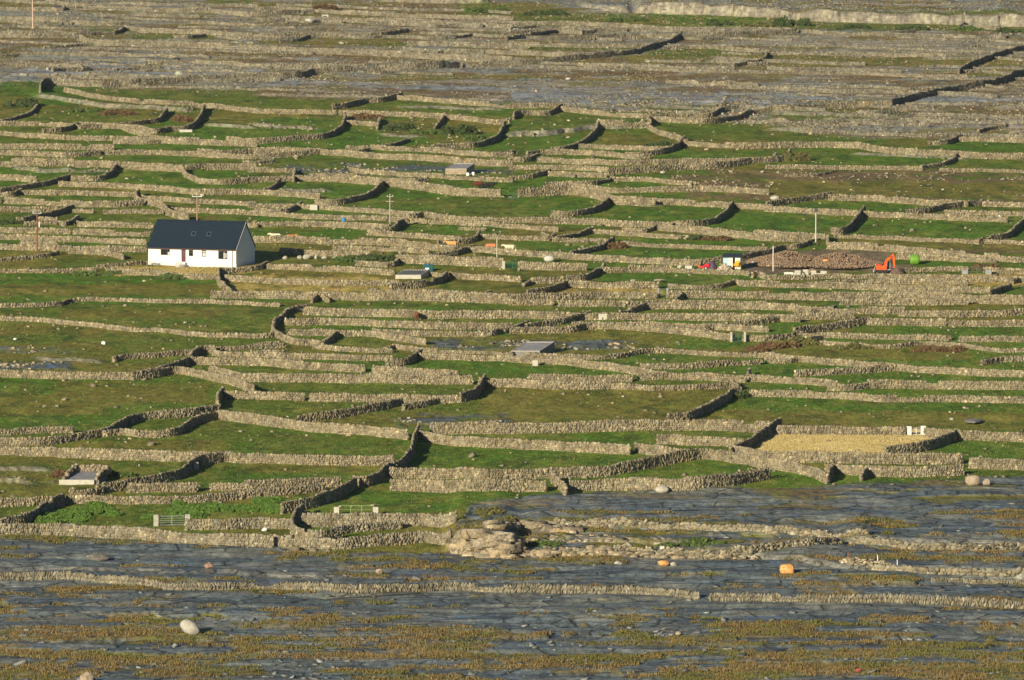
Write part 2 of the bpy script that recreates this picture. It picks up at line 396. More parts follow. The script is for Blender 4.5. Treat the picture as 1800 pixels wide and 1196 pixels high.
# ------------------------------------------------------------------ dry stone walls, each traced along its foot.  h| x,y x,y ... |own label
WALLS = '''1|-40,18 0,19 88,20;1|88,20 110,20 113,17;.9|85,5 120,10 155,12|;1.1|150,15 225,19 290,21 362,20;1.2|375,23 405,27 450,29 550,24;1.2|-60,35 0,37 50,38 112,42 170,46 225,45
1.1|450,19 520,20 615,26 700,30 780,33 900,36;1.2|500,35 570,38 680,42 800,47 900,50;1.5|-60,67 0,66 60,67 135,66;1.2|222,52 260,58 350,61 450,67 550,66 650,66;.9|138,64 175,62 205,60 228,49
1.5|140,72 170,80 250,82 350,85 450,90 550,95 650,98 740,103 800,107 900,110;.9|310,68 335,68 358,65;.7|80,86 100,85 148,81;.8|-60,98 0,100 60,97 150,98 240,99 310,104;1|265,112 350,112 450,119 520,121 600,120;1|95,127 180,125 280,122
1.6|70,164 73,155 90,150 155,153 200,153 275,150 370,144 450,140 520,138 560,131 620,127 700,125 760,121 805,119|long dark stone wall curving up behind the pale boulder, left half of the far ground
1.1|118,162 170,174 230,181 300,185 370,190 450,199 540,201 590,202;1|672,63 690,61 715,57;.9|495,76 525,73 545,67;1.2|720,80 800,82 900,83;1.1|798,94 850,95 905,97 960,99;.8|750,70 800,68 838,62;.7|760,95 775,94 790,91
1.3|850,118 900,116 960,112 1010,106 1060,101 1110,96 1150,86 1180,77 1198,65|long grey wall climbing to the right across the upper middle of the far ground;1|-60,222 0,222 80,222 135,226
1.1|294,198 280,214 262,218 215,224 140,228;1.2|360,193 352,210 335,228 300,232 270,236 235,229 140,224;1|78,235 110,232 137,224;.7|67,184 58,198 35,208 0,216 -40,218;1|218,230 250,240 280,247 350,250
1.2|210,248 250,250 300,253 375,256 450,259;1|-60,236 0,238 60,243 140,247 205,248;1.2|-60,261 0,262 100,263 200,264;.9|204,253 250,254 300,251;1.1|-60,273 0,273 100,276 170,273 260,272 350,276 450,280 560,272
1|90,276 130,277 175,273;1.2|350,272 390,274 440,270;1.2|588,193 610,190 640,182 670,180 703,172;1.1|703,175 760,180 850,187 900,191 990,190;1.1|600,203 700,205 780,209 830,214 870,219 895,217
1.2|607,208 600,228 575,243 520,248 450,253 400,250|curved wall sweeping up to the right round a bright green field, upper left middle;1|612,220 640,221 665,222 668,213;.8|667,212 664,230;.9|783,205 763,232
1.2|888,221 873,246 840,259 800,262 762,265;.8|720,249 690,258 655,262 610,262;.8|600,269 625,270 648,266;1.3|450,270 560,272 650,279 760,284 850,292 900,293;1.1|655,263 700,266 760,268 850,276 900,276
.9|852,275 875,275 905,271;.9|865,286 905,285 930,280;.9|430,290 455,290 480,287;1.1|900,45 1000,45 1060,47 1180,54 1350,56 1397,58;1.3|967,73 1020,72 1100,68 1190,68;1.3|1190,69 1270,66 1350,62 1397,59
1|895,71 940,64 975,58;.8|900,54 938,48;.9|1025,60 1060,56 1100,56;1|900,79 960,83 1050,84 1130,84;1.2|900,95 975,100 1050,100 1110,95;1|1170,87 1240,86 1300,91 1350,93;.9|1020,117 1110,120 1220,124 1290,123
.9|1348,96 1346,104 1335,110 1292,119;.9|1175,146 1230,150 1290,150 1330,153;1.2|902,211 908,205 930,203 965,203 988,192;1.1|990,196 1050,203 1130,209 1200,207;1.2|1055,220 1100,223 1140,224
1.2|1143,220 1142,215 1160,215 1240,218 1290,212 1345,198 1420,193 1500,189 1565,186|grey wall running right into the long dark wall of the far right heath
1.5|1565,187 1600,177 1650,167 1700,158 1760,147 1787,136 1830,130|long black shaded wall rising to the right edge across brown heath;1.1|1210,209 1250,206 1273,195
1.1|1140,228 1165,239 1200,249;1.2|1205,248 1190,262 1170,270 1130,276 1100,276;1.3|1205,256 1280,261 1350,261 1420,260 1500,261 1560,270 1650,274 1740,280 1860,280
1.1|1052,223 1040,242 1020,256 993,266 970,268;1|1022,261 1100,264 1180,266;1.1|930,276 960,272 1050,274 1110,280 1140,279;1.1|948,278 925,285 900,285
1.1|948,286 1050,290 1110,291 1200,288 1350,286;1.3|1072,308 1130,304 1200,299 1260,297 1320,289 1375,284 1390,272;1|900,298 1000,299 1070,303;1.1|1530,64 1570,63 1605,58;.8|1697,40 1690,48 1682,53;.8|1697,49 1760,54
1.3|1685,130 1700,121 1720,113 1750,102 1780,93 1840,84|dark shaded wall climbing to the right edge, highest of the two on the right heath;.9|1350,98 1450,97 1560,99 1660,101;.8|1350,130 1500,132 1600,136 1700,138
1.1|1690,249 1740,250 1860,253;1|1635,256 1665,254 1690,244;.8|1720,235 1740,229 1765,224;.8|1680,278 1665,290 1620,298;.9|1350,297 1450,298 1560,299 1620,300;.8|1655,302 1740,303 1860,305
.6|1383,311 1430,310 1465,303;.8|1755,66 1770,67;.8|340,42 450,46 520,44;.9|900,60 980,58 1020,62;.8|-60,118 60,116 140,119
1.6|25,292 120,293 210,297 260,300 320,303;1|-50,293 0,293 20,294;1.2|323,303 328,312 348,322;1.1|330,299 365,297;1.3|368,299 410,299 450,300;1.3|352,323 395,325 450,321 515,319
1.4|-50,317 0,317 62,321;1.2|0,340 50,332 85,326 122,316;1.2|129,318 175,318 192,310 208,292;1.3|107,328 200,331 290,337 350,343 450,343 560,350;1.2|40,343 140,344 240,347;1.1|-30,348 0,347 25,346 40,339
1.4|12,358 100,362 180,365 250,362;.9|0,358 14,354;1.5|243,344 240,356 283,366 295,378 312,384 332,389|bulky sunlit wall stepping down to the right just behind the white house;1.1|253,352 330,357 450,363
1.1|305,374 380,376 450,379 560,386 680,388;1.2|-50,372 0,373 100,372;1.3|44,393 90,382 130,369|short black shaded wall left of the white house, above the wooden pole;.8|132,374 163,375;1|186,376 285,376
1|46,397 100,395 115,398 138,385;.9|33,389 100,389;1.2|140,398 200,400 268,402;1.2|-50,408 0,409 123,412;1.3|133,412 200,415 262,416;1.2|-50,420 0,421 140,426 256,431;1.2|-50,438 0,439 125,442 190,443 258,444;1|440,400 452,401
1.1|125,446 190,450 217,457;.8|-50,463 0,461 70,454 100,447;.9|-60,480 0,480 80,480 130,479 168,478;.8|172,472 220,468 272,462;1.2|190,482 260,485 330,491 384,492
1.1|390,482 450,476 472,467;1.3|385,482 386,500 400,515 408,522|wall corner turning down to the right in front of the house's straw garden;1.2|400,494 450,497 560,502 700,503;1.2|474,473 560,477 630,480 692,485
1.5|375,524 410,525 450,525 550,527 700,529 800,531 900,535;1.1|650,517 790,520 900,527;.8|-60,542 0,541 92,539 125,532 180,530 290,533 370,534 450,538 490,540
.85|-60,563 0,564 60,566 160,575 225,583 280,584 350,592 450,595 488,592;1.1|440,303 516,304;1.2|518,303 517,321;2|520,318 600,321 675,327 745,336 800,344 878,347|broad sunlit wall bank in front of the dark cattle, upper middle
1.1|620,303 650,307 760,313 850,319 900,321;1.1|450,342 478,336 491,321;.9|708,319 730,321 752,319;1.3|558,360 590,361 625,355 650,347 676,325|curved grey wall sweeping up between two green fields, left of the broad bank
1.1|440,366 545,368 680,377 750,382;1.2|750,382 820,390 935,392;1.1|688,390 760,394 850,398 900,402 980,408;1|452,373 502,375 530,361;1.1|688,385 720,385 752,379;1.4|450,399 520,398 600,401 682,406
1.4|661,412 690,409 704,398 718,396|black shaded wall at the foot of the grey pole with crossarms;1.5|450,426 560,429 700,433 763,441 802,444;1.1|650,414 760,421 812,425;1|842,420 900,422 965,424;.7|810,405 852,406
1.2|773,433 800,430 832,426 843,416;1.2|750,457 800,450 834,440;1.3|800,446 834,444 900,449 1000,456 1100,462 1230,468;1.3|495,447 560,450 650,452;1.9|700,463 800,467 885,471|tall sunlit wall left of the green field gate, foot of the plain white pole
1.1|630,467 690,470 706,453;1.2|757,485 830,492 915,496;1.4|690,512 740,506 770,499 785,489|black shaded wall in front of the grid-topped concrete tank;.9|829,523 850,522 862,518
1.2|538,546 507,552 500,560 486,570 480,584 490,594 518,606 552,607|thick wall winding down the left middle, black shadow behind it;1|548,533 562,524 578,533
1.5|538,554 650,557 770,560 900,560;1.4|505,572 600,572 720,577 800,580 900,580;1.1|900,317 935,314 968,305;1.3|968,310 1065,313;1.2|963,329 1000,328 1040,327 1080,317;1.1|1080,319 1140,320 1185,325;1|1190,325 1222,326
1.3|1010,331 1070,339 1170,338 1250,337 1350,343;2|915,347 1000,343 1040,348 1085,360 1150,363;1.3|1150,358 1280,366 1350,370 1355,372;1.4|972,382 1005,382 1045,374 1060,366 1071,356|grey wall curving up to the right between two emerald fields
1.4|938,393 1020,395 1100,399 1180,401;1.6|1160,405 1250,414 1350,424 1425,425;1|1040,410 1130,417 1210,422;.9|1098,407 1136,409 1157,399;1.1|980,425 1010,418 1043,408;1.1|952,416 968,421 975,416
.9|975,425 1065,427;1.4|1183,400 1225,399 1265,389 1288,364|grey wall curling up at the right end of the emerald fields;1.2|1003,453 1030,446 1060,438 1078,425;.9|1095,432 1200,437 1260,439 1350,442
1.1|1225,465 1270,461 1300,457 1350,447;1.5|915,474 1030,476;1.5|1063,480 1120,479 1180,479;.95|1180,479 1250,482 1316,485;1.4|930,522 967,515 1003,503;1.3|1000,495 1032,492 1062,474;1.4|1003,506 1100,508 1156,508;1|1178,508 1250,509 1295,499
1.2|938,499 990,498;1.4|880,530 950,529 1050,525 1155,525;1.2|900,537 972,537;1.2|985,539 1110,539;1.4|1176,524 1350,525;1.1|1188,532 1213,518;1.3|1088,557 1115,550 1140,542
1.4|1141,544 1250,544 1350,545 1400,547;1.4|900,560 1010,562 1160,563 1350,565 1405,567;1.2|928,580 990,570 1038,558;1.2|1010,577 1150,577 1250,580 1350,585;1.1|1240,582 1290,576 1350,569 1405,558
1.3|1306,504 1350,505 1500,509 1600,514 1740,516;1.2|1326,489 1335,488 1344,491;1|1298,501 1308,503;1.3|1351,365 1400,357 1460,348;1.4|1460,353 1530,354 1620,361 1700,364
1.2|1732,363 1860,367;1.3|1598,379 1630,375 1670,367 1730,360;1|1665,377 1740,379 1860,382;1.3|1350,372 1440,377 1520,381 1610,385 1700,389 1770,391;1.4|1466,412 1483,412 1503,395 1519,372|black shaded wall slanting up beside the white pole, right middle
1.3|1330,414 1400,419 1450,422 1455,430;.9|1470,419 1560,422 1680,427 1860,432;1.3|1723,430 1765,420 1780,411 1800,393 1820,380;1.5|1458,438 1540,441 1620,449 1700,455 1755,458;1.2|1580,456 1660,459 1750,463
1|1350,447 1375,439 1400,438 1427,430;1.3|1755,459 1800,462 1860,458;1|1595,479 1640,478 1665,477 1700,477;1.2|1733,480 1800,482 1860,484;1.0|1350,492 1500,490 1600,491;1.3|1600,493 1700,495 1860,498
1.3|1738,521 1760,515 1778,509;1.1|1780,500 1800,495 1850,484;1.7|1350,527 1480,529 1590,529 1800,536 1860,538;1.2|1480,536 1600,537 1700,536;1.4|1400,549 1480,552 1590,553;.9|1428,552 1450,549 1470,543
1.3|1405,562 1460,562 1500,562;1.3|1585,556 1700,558 1800,554 1860,553;1.5|1398,591 1460,581 1528,569|dark shaded wall slanting up to the right above the black cow;1.4|1528,572 1600,573 1662,574;1.3|1672,574 1800,575 1860,576
1|202,637 225,632 270,629 320,625 345,621;.9|350,617 375,618 450,614 500,611;1.1|378,625 400,628 450,629 590,633 692,635;1.3|337,641 390,642 450,643 540,650 640,655|sunlit wall ending at a gap, right of the zigzag wall left of centre
1.3|238,669 265,663 295,656 318,647 333,640 345,625 365,621 378,622|dark zigzag wall climbing to the right, left middle;1.2|-60,663 0,664 125,667 235,668;1.3|235,669 270,665 315,658 370,669 405,677 432,686 448,694|sunlit curved wall arching over the big green field at left
1.1|370,655 390,660 430,668;1.4|430,672 590,673 720,675 830,676;1.1|845,676 900,678;1.2|658,657 730,661 805,664;1.3|392,694 383,708 383,722;1.2|388,700 450,702 535,705;1.3|548,706 650,707 760,709 808,708
1|-60,766 0,766 60,762 128,761;1.2|-60,784 0,783 75,783 130,776 185,766 215,752 250,740 330,733 384,724|long grey wall snaking up to the right under the big green field at left;1|185,768 215,765 243,769
1.2|250,770 305,767 340,748 380,738 396,740;1.5|388,738 450,746 540,758 640,765 715,774;1.5|-60,799 0,800 100,804 180,808 330,811 450,814 560,818 690,818
1.5|185,867 225,860 308,844 335,827 350,820 405,810|dark shaded wall slanting up right of the concrete basin;1.2|126,873 150,872 176,868;1.3|228,867 345,865;1.4|373,863 450,861 600,855;1.1|115,886 270,886 360,883 450,875 520,869 570,863
1.3|-60,893 0,892 110,886;1.5|0,930 45,921 75,905 114,886|dark wall climbing right past the bright bracken, lower left corner;1.6|-60,941 0,941 110,942 240,949 360,958 480,962|long sunlit wall along the edge of the pavement, lower left
1.5|330,931 400,931 450,929 512,930;1.6|497,904 545,894 593,877 627,857|black shaded wall slanting up to the right behind the light green gate;1.5|627,855 650,854 684,832
1.7|684,832 705,828 720,806 727,785 735,765|tall black wall curving uphill, centre left of the lower fields;1.5|533,905 520,915 514,930 522,946 560,951 600,946|rounded wall corner with deep black shadow inside, lower left middle
1.1|585,944 615,937 660,933 705,930;1.8|535,926 600,927 700,926 800,921;1.5|480,962 590,966 650,961 720,956 790,950;1.6|690,863 780,865 900,864 960,865;1.6|1005,864 1100,862 1200,862 1290,853 1350,842|broad sunlit wall behind the smooth white boulder
1.4|1110,857 1180,857 1250,855 1345,840;1.6|690,841 800,842 900,843 1050,838 1130,826 1200,812 1250,808 1330,821 1420,836 1452,850|very long sunlit wall rising then falling across the centre of the lower fields
1.7|760,763 900,763 1100,758 1230,757 1350,761;1.5|735,773 800,784 900,789 1000,794 1105,800;1.5|1122,796 1180,805 1230,808;1.4|1160,781 1250,784 1310,787;1.4|1283,804 1310,791 1345,768 1374,750|black shaded wall on the left side of the straw field
1.6|1290,801 1350,811 1450,814 1560,816 1692,816|sunlit wall along the near side of the straw field;1.5|1708,823 1800,827 1860,828;1.5|1455,833 1520,837 1600,839 1692,835;1.5|1560,804 1620,795 1655,784 1684,771|black shaded wall on the right side of the straw field
1.5|1466,826 1460,838 1454,851;1.2|1530,829 1522,838 1513,847;1.3|1370,764 1480,765 1592,766;1.4|1629,769 1685,773 1860,778;1.3|970,846 982,858 996,872|pointed pale wall end leaning out onto the pavement edge, centre right
1.2|510,589 600,592 650,592 700,600 746,607;1.1|550,607 573,607 594,590;1.1|660,588 720,591 850,592 875,588 900,584 928,574;.7|450,611 490,606;1.3|440,629 500,628;.9|555,613 620,619 690,621;.8|677,619 700,610
.9|700,614 760,621 850,623 900,628;1.2|900,637 1000,643 1100,656 1180,668;1.1|735,631 820,634 900,636;1.3|682,644 714,642 740,625|short black shaded wall slanting right into the emerald field, centre;1.5|808,708 830,702 843,690 851,674|black curved wall hooking uphill, centre
1.2|526,745 590,736 650,725 680,719 707,712|dark grey shaded wall, longer of two in line left of the hooked wall;1|711,722 745,716 783,705;1.3|900,587 1000,585 1040,579 1140,583 1230,592 1288,600;1.1|1310,600 1350,600 1395,594
.9|930,628 1000,631 1075,631 1150,621 1250,626 1350,629;1|1130,649 1200,649 1280,644 1340,641;1|1350,639 1380,639 1403,635;1.1|1350,630 1420,638 1500,645 1590,653 1700,660 1860,666;1.3|845,682 900,681 970,685 1075,684
1.1|935,669 1010,671 1110,671;.9|1075,684 1173,687 1290,682;1.2|1125,669 1200,668 1310,673;1.1|1322,671 1360,673 1470,681;1.1|1314,666 1318,659;1.3|1177,742 1208,739 1230,731 1253,720 1285,701 1305,696|black shaded wall slanting uphill right of the wide olive field
1.1|1283,678 1300,688;1.1|1322,697 1400,699 1480,702 1560,707 1660,707 1860,710;1.1|1400,593 1510,596 1670,599;1.1|1690,601 1860,603;.8|1390,601 1470,608 1560,613 1620,607 1690,611 1760,620 1860,616
1|1728,643 1765,637 1850,634;1|1400,662 1510,657 1595,650;1.4|1530,683 1620,684 1860,687;1|1458,687 1495,687 1525,683
1.0|-60,1021 0,1020 120,1019 250,1031 350,1038 450,1036 630,1042 780,1038 900,1042 1110,1045 1228,1053|long low wall of upright slabs crossing the bare pavement, lower middle;1.0|1250,1056 1350,1057 1460,1059 1620,1062 1860,1073|low wall of upright slabs crossing the bare pavement to the right edge
1|980,923 1020,926 1095,926 1200,932 1350,937 1440,943 1525,941|rough wall of big tilted slabs on the upper pavement terrace;.9|960,976 1030,976 1100,972 1170,976 1250,978 1320,972 1400,961 1480,956;.9|1500,955 1600,965 1700,968 1860,968
.7|1530,1000 1620,1008 1690,1010 1860,1016;.5|1640,1022 1700,1024 1860,1029;.8|920,505 932,500;1|1100,540 1180,536 1350,538;1.1|1420,505 1560,500 1700,503;.9|40,430 100,433;1|590,440 700,443 752,447'''

def catmull(p, n=5):
    p = np.asarray(p, float)
    if len(p) < 3: return p
    q = np.vstack([2 * p[0] - p[1], p, 2 * p[-1] - p[-2]])
    out = []
    for i in range(1, len(q) - 2):
        for k in range(n):
            t = k / n
            out.append(.5 * ((2 * q[i]) + (-q[i - 1] + q[i + 1]) * t + (2 * q[i - 1] - 5 * q[i] + 4 * q[i + 1] - q[i + 2]) * t * t + (-q[i - 1] + 3 * q[i] - 3 * q[i + 1] + q[i + 2]) * t ** 3))
    out.append(p[-1]); return np.array(out)
CUBE = np.array([[-1, -1, -1], [1, -1, -1], [1, 1, -1], [-1, 1, -1], [-1, -1, 1], [1, -1, 1], [1, 1, 1], [-1, 1, 1]], float) * .5
CF = np.array([[0, 3, 2, 1], [4, 5, 6, 7], [0, 1, 5, 4], [1, 2, 6, 5], [2, 3, 7, 6], [3, 0, 4, 7]])
def stones(cx, cy, cz, sx, sy, sz, yaw, lean, pitch, rng, jit=.2):
    n = len(cx)
    v = CUBE[None] + rng.uniform(-jit, jit, (n, 8, 3)) * .5
    v[:, 4:, :2] *= rng.uniform(.6, 1.0, (n, 1, 1))
    v = v * np.stack([sx, sy, sz], -1)[:, None, :]
    c, s = np.cos(lean)[:, None], np.sin(lean)[:, None]        # in the plane of the wall
    x, y, z = v[..., 0], v[..., 1], v[..., 2]
    x, z = x * c + z * s, -x * s + z * c
    c, s = np.cos(pitch)[:, None], np.sin(pitch)[:, None]
    y, z = y * c - z * s, y * s + z * c
    c, s = np.cos(yaw)[:, None], np.sin(yaw)[:, None]
    x, y = x * c - y * s, x * s + y * c
    v = np.stack([x + cx[:, None], y + cy[:, None], z + cz[:, None]], -1)
    f = (CF[None] + (np.arange(n) * 8)[:, None, None]).reshape(-1, 4)
    return v.reshape(-1, 3), f
def stone_cols(n, rng, warm=0.5, spread=.22):
    t = np.clip(rng.normal(1.0, spread, n), .42, 1.9)
    hot = rng.random(n) < .045
    t[hot] *= 1.5
    hu = rng.normal(warm, .35, n)
    c = np.stack([t * (1 + .10 * hu), t, t * (1 - .16 * hu)], -1)
    return np.repeat(np.concatenate([c, np.ones((n, 1))], 1), 8, 0)
M_STONE = mat('lichened_limestone', (.196, .180, .125), .9, .25, .6, .0, c2=(.285, .262, .185), attr='Col')
LAND = [(350, 430, 'the white house'), (1556, 465, 'the orange digger'), (1440, 460, 'the brown spoil heap'), (1480, 778, 'the straw field'), (725, 482, 'the gridded concrete tank'),
        (938, 615, 'the sloping concrete slab'), (153, 838, 'the concrete basin'), (808, 300, 'the slab-roofed tank'), (732, 552, 'the lone brown cow'), (1437, 598, 'the black cow'),
        (686, 375, 'the pole with crossarms'), (1434, 400, 'the tall white pole'), (65, 415, 'the rusty brown pole'), (875, 435, 'the plain pale pole'), (1285, 465, 'the blue shed'),
        (850, 320, 'the dark cattle'), (1711, 845, 'the big tan boulder'), (1165, 860, 'the white boulder'), (625, 900, 'the light green gate'), (300, 918, 'the silver gate'),
        (1297, 593, 'the small green gate'), (1384, 1001, 'the orange block'), (850, 945, 'the rocky outcrop'), (315, 130, 'the pale far boulder'), (1610, 758, 'the white gateposts'),
        (800, 145, 'the pale rock belt'), (1650, 35, 'the far cliff'), (780, 235, 'the far bushes'), (1250, 30, 'the far thicket'), (334, 1102, 'the egg-shaped boulder')]
_seen = set()
def wall_label(pts, L, d, hgt):
    n = Vector((d[1], -d[0], 0)).normalized()
    if n.y > 0: n = -n
    lit = n.dot(S)
    mx, my = pts[len(pts) // 2]
    mx = min(max(mx, 12), 1788)
    tone = 'sunlit tan' if lit > .62 else ('half-lit grey' if lit > .22 else 'dark shaded')
    sz = 'short' if L < 11 else ('long' if L > 38 else '')
    if hgt < .85: sz = (sz + ' low').strip()
    (lx, ly, nm) = min(LAND, key=lambda q: abs(q[0] - mx) + 2.2 * abs(q[1] - my))
    dx, dy = mx - lx, my - ly
    rel = ('right of' if dx > 0 else 'left of') if abs(dx) > 2.4 * abs(dy) else ('below' if dy > 0 else 'above')
    s = f"{sz} {tone} stone wall {rel} {nm}, {round(mx / 18)}% across {round(my / 11.96)}% down".strip()
    while s in _seen: s = s.replace('% down', '.5% down') if '.5%' not in s else s + ' photo'
    _seen.add(s); return s
NW = 0
ENT = WALLS.replace('\n', ';').split(';')
def shown(e):
    q = e.split('|'); p = np.array([[float(t) for t in a.split(',')] for a in q[1].split()]); p[:, 0] = np.clip(p[:, 0], 0, 1800)
    return (1e6 if len(q) > 2 and q[2] else 0) + float(q[0]) * np.hypot(*np.diff(p, axis=0).T).sum() * (900 + p[:, 1].mean()) ** 2
_rank = sorted(range(len(ENT)), key=lambda i: -shown(ENT[i]))
SMALL = set(_rank[298:]); REST = []
NTR = len(ENT); rf = random.Random(21); yy_ = 6.0                         # the faint low walls that fill the far slope, too many and too small to single out
while yy_ < 214:
    xx_ = rf.uniform(-40, 200)
    while xx_ < 1800:
        ln_ = rf.uniform(120, 480); x2_ = min(xx_ + ln_, 1850); sl_ = rf.uniform(.012, .035)
        y0_ = yy_ + (xx_ - 300) * .03 + rf.uniform(-2, 2)
        lim = np.interp(xx_ + ln_ / 2, [0, 600, 900, 1200, 1500, 1800], [150, 172, 178, 205, 240, 250])
        if 3 < y0_ < lim - 4 and not (1150 < x2_ and y0_ < 52) and not (420 < (xx_ + x2_) / 2 < 1450 and 132 < y0_ < 176):
            SMALL.add(len(ENT)); ENT.append(f"{rf.uniform(.45, .95):.2f}|" + ' '.join(f"{xx_ + (x2_ - xx_) * t:.0f},{y0_ + (x2_ - xx_) * t * sl_ + rf.uniform(-1.6, 1.6):.1f}" for t in (0, .2, .4, .6, .8, 1)))
        xx_ = x2_ + rf.uniform(40, 420)
    yy_ += rf.uniform(7, 11)
for ent in ENT:
    q = ent.split('|'); hgt = float(q[0])
    pp = [[float(t) for t in a.split(',')] for a in q[1].split()]
    for e0, e1 in ((0, 1), (-1, -2)):                  # butt each wall into its neighbour
        dx_, dy_ = pp[e0][0] - pp[e1][0], pp[e0][1] - pp[e1][1]
        if abs(dx_) > 4 * abs(dy_) and 0 < pp[e0][0] < 1800: pp[e0] = [pp[e0][0] + math.copysign(3.5, dx_), pp[e0][1]]
    px = catmull(pp)
    own = q[2] if len(q) > 2 and q[2] else None
    rng = np.random.default_rng(1000 + NW)
    wx, wy = unproj(px[:, 0], px[:, 1], ground)
    _, wb = unproj(px[:, 0], px[:, 1], hbase); dv = wy - wb
    if len(dv) > 4: dv = np.convolve(np.pad(dv, 2, mode='edge'), np.ones(5) / 5, 'valid')
    wy = wb + dv; wx = (px[:, 0] - 900) / F * (wy * CP - (ground(wx, wy) - HC) * SP)
    P_ = np.stack([wx, wy], -1)
    seg = np.hypot(*np.diff(P_, axis=0).T); cum = np.concatenate([[0], np.cumsum(seg)]); L = cum[-1]
    slab = 1015 < px[:, 1].mean() < 1075
    rough = 915 < px[:, 1].mean() < 1012 and px[:, 0].mean() > 950
    if own and hgt > 1.7: pass
    step = .27 if not rough else .42
    if slab: step = .20
    n = max(3, int(L / step)); hh = hgt * (.83 if 300 < px[:, 1].mean() < 640 else .95)
    rows = max(2, int(round(hh / .29))) if not slab else 2
    hh_mod = 1 + .34 * (fbm(np.arange(n) * step / 4.5, np.full(n, NW * 1.7), 5, 3) - .5)
    hh_mod *= np.where(vn(np.arange(n) * step / 7.0, np.full(n, NW * 3.1), 15) > .90, .72, 1)
    CX = []; 
    for r in range(rows):
        s = (np.arange(n) + (r % 2) * .5 + rng.uniform(-.3, .3, n)) * step
        s = np.clip(s, 0, L)
        x = np.interp(s, cum, P_[:, 0]); y_ = np.interp(s, cum, P_[:, 1])
        e = .3
        dx = np.interp(s + e, cum, P_[:, 0]) - np.interp(s - e, cum, P_[:, 0]); dy = np.interp(s + e, cum, P_[:, 1]) - np.interp(s - e, cum, P_[:, 1])
        ya_ = np.arctan2(dy, dx)
        hc = hh * hh_mod
        wob = .35 * (vn(s / 6, s * 0 + NW, 33) - .5)
        ox = -np.sin(ya_) * (wob + rng.uniform(-.045, .045, n)); oy = np.cos(ya_) * (wob + rng.uniform(-.045, .045, n))
        zc = ground(x, y_) + (r + .5) * hc / rows + rng.uniform(-.05, .05, n) - .05
        sx = rng.uniform(.20, .40, n); sz = hc / rows * rng.uniform(.95, 1.55, n); sy = rng.uniform(.38, .62, n) * (1.15 - .12 * r)
        ln = rng.normal(0, .24, n)
        if slab: sx = rng.uniform(.12, .30, n); sz = hc / rows * rng.uniform(.9, 1.5, n); ln = rng.normal(.1, .38, n) + .5 * (vn(s / 5, s * 0 + 3, 44) - .5)
        if rough: sx = rng.uniform(.3, .9, n); sz = hc / rows * rng.uniform(.7, 1.6, n); ln = rng.normal(0, .45, n)
        if r == rows - 1: sz *= rng.uniform(.9, 1.15, n)
        CX.append((x + ox, y_ + oy, zc, sx, sy, sz, ya_ + rng.normal(0, .13, n), ln, rng.normal(0, .09, n)))
    A = [np.concatenate(t) for t in zip(*CX)]
    mx_, my_, mz_ = float(A[0].mean()), float(A[1].mean()), float(A[2].min())
    A[0] = A[0] - mx_; A[1] = A[1] - my_; A[2] = A[2] - mz_
    v, f = stones(*A, rng)
    vc = stone_cols(len(A[0]), rng, .5 if px[:, 1].mean() < 900 else .2)
    # hearting: a thin solid core so that daylight shows only through real gaps
    m2 = max(2, int(L / 1.0)); s = np.linspace(.1, L - .1, m2)
    x = np.interp(s, cum, P_[:, 0]); y_ = np.interp(s, cum, P_[:, 1])
    tx = np.gradient(x); ty = np.gradient(y_); tl = np.hypot(tx, ty) + 1e-9
    nx_, ny_ = -ty / tl * .10, tx / tl * .10
    gz = ground(x, y_); tz = gz + hh * .72 * np.interp(s, np.arange(n) * step, hh_mod)
    wob = .35 * (vn(s / 6, s * 0 + NW, 33) - .5) / .10
    ax = x + nx_ * wob; ay = y_ + ny_ * wob
    cv = np.stack([np.stack([ax + nx_, ay + ny_, gz - .2], -1), np.stack([ax - nx_, ay - ny_, gz - .2], -1), np.stack([ax - nx_, ay - ny_, tz], -1), np.stack([ax + nx_, ay + ny_, tz], -1)], 1).reshape(-1, 3) - [mx_, my_, mz_]
    o0 = len(v); cf = []
    for i in range(m2 - 1):
        b0 = o0 + i * 4; b1 = b0 + 4
        for k in range(4): cf.append([b0 + k, b0 + (k + 1) % 4, b1 + (k + 1) % 4, b1 + k])
    cf.append([o0, o0 + 3, o0 + 2, o0 + 1]); e0 = o0 + (m2 - 1) * 4; cf.append([e0, e0 + 1, e0 + 2, e0 + 3])
    v = np.vstack([v, cv]); f = np.vstack([f, np.array(cf)])
    vc = np.vstack([vc, np.tile([.75, .72, .66, 1], (len(cv), 1))])
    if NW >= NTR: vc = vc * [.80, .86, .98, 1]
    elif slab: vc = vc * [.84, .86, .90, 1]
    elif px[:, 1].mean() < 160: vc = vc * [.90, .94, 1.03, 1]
    d = P_[-1] - P_[0]
    lab = own or wall_label(px, L, d, hgt)
    if NW in SMALL:
        REST.append((v + [mx_, my_, mz_], f, vc)); NW += 1; continue
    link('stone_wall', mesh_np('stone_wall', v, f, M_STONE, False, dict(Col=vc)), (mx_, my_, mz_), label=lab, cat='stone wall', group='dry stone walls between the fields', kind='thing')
    NW += 1
off = 0; V_, F_, C_ = [], [], []
for v, f, c in REST: V_.append(v); F_.append(f + off); C_.append(c); off += len(v)
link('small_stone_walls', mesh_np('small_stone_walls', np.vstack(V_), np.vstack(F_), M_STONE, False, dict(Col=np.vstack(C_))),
     label='faint low dry stone walls filling the far slope between the larger walls', cat='stone walls', kind='stuff')
print('WALLS', NW, len(REST))

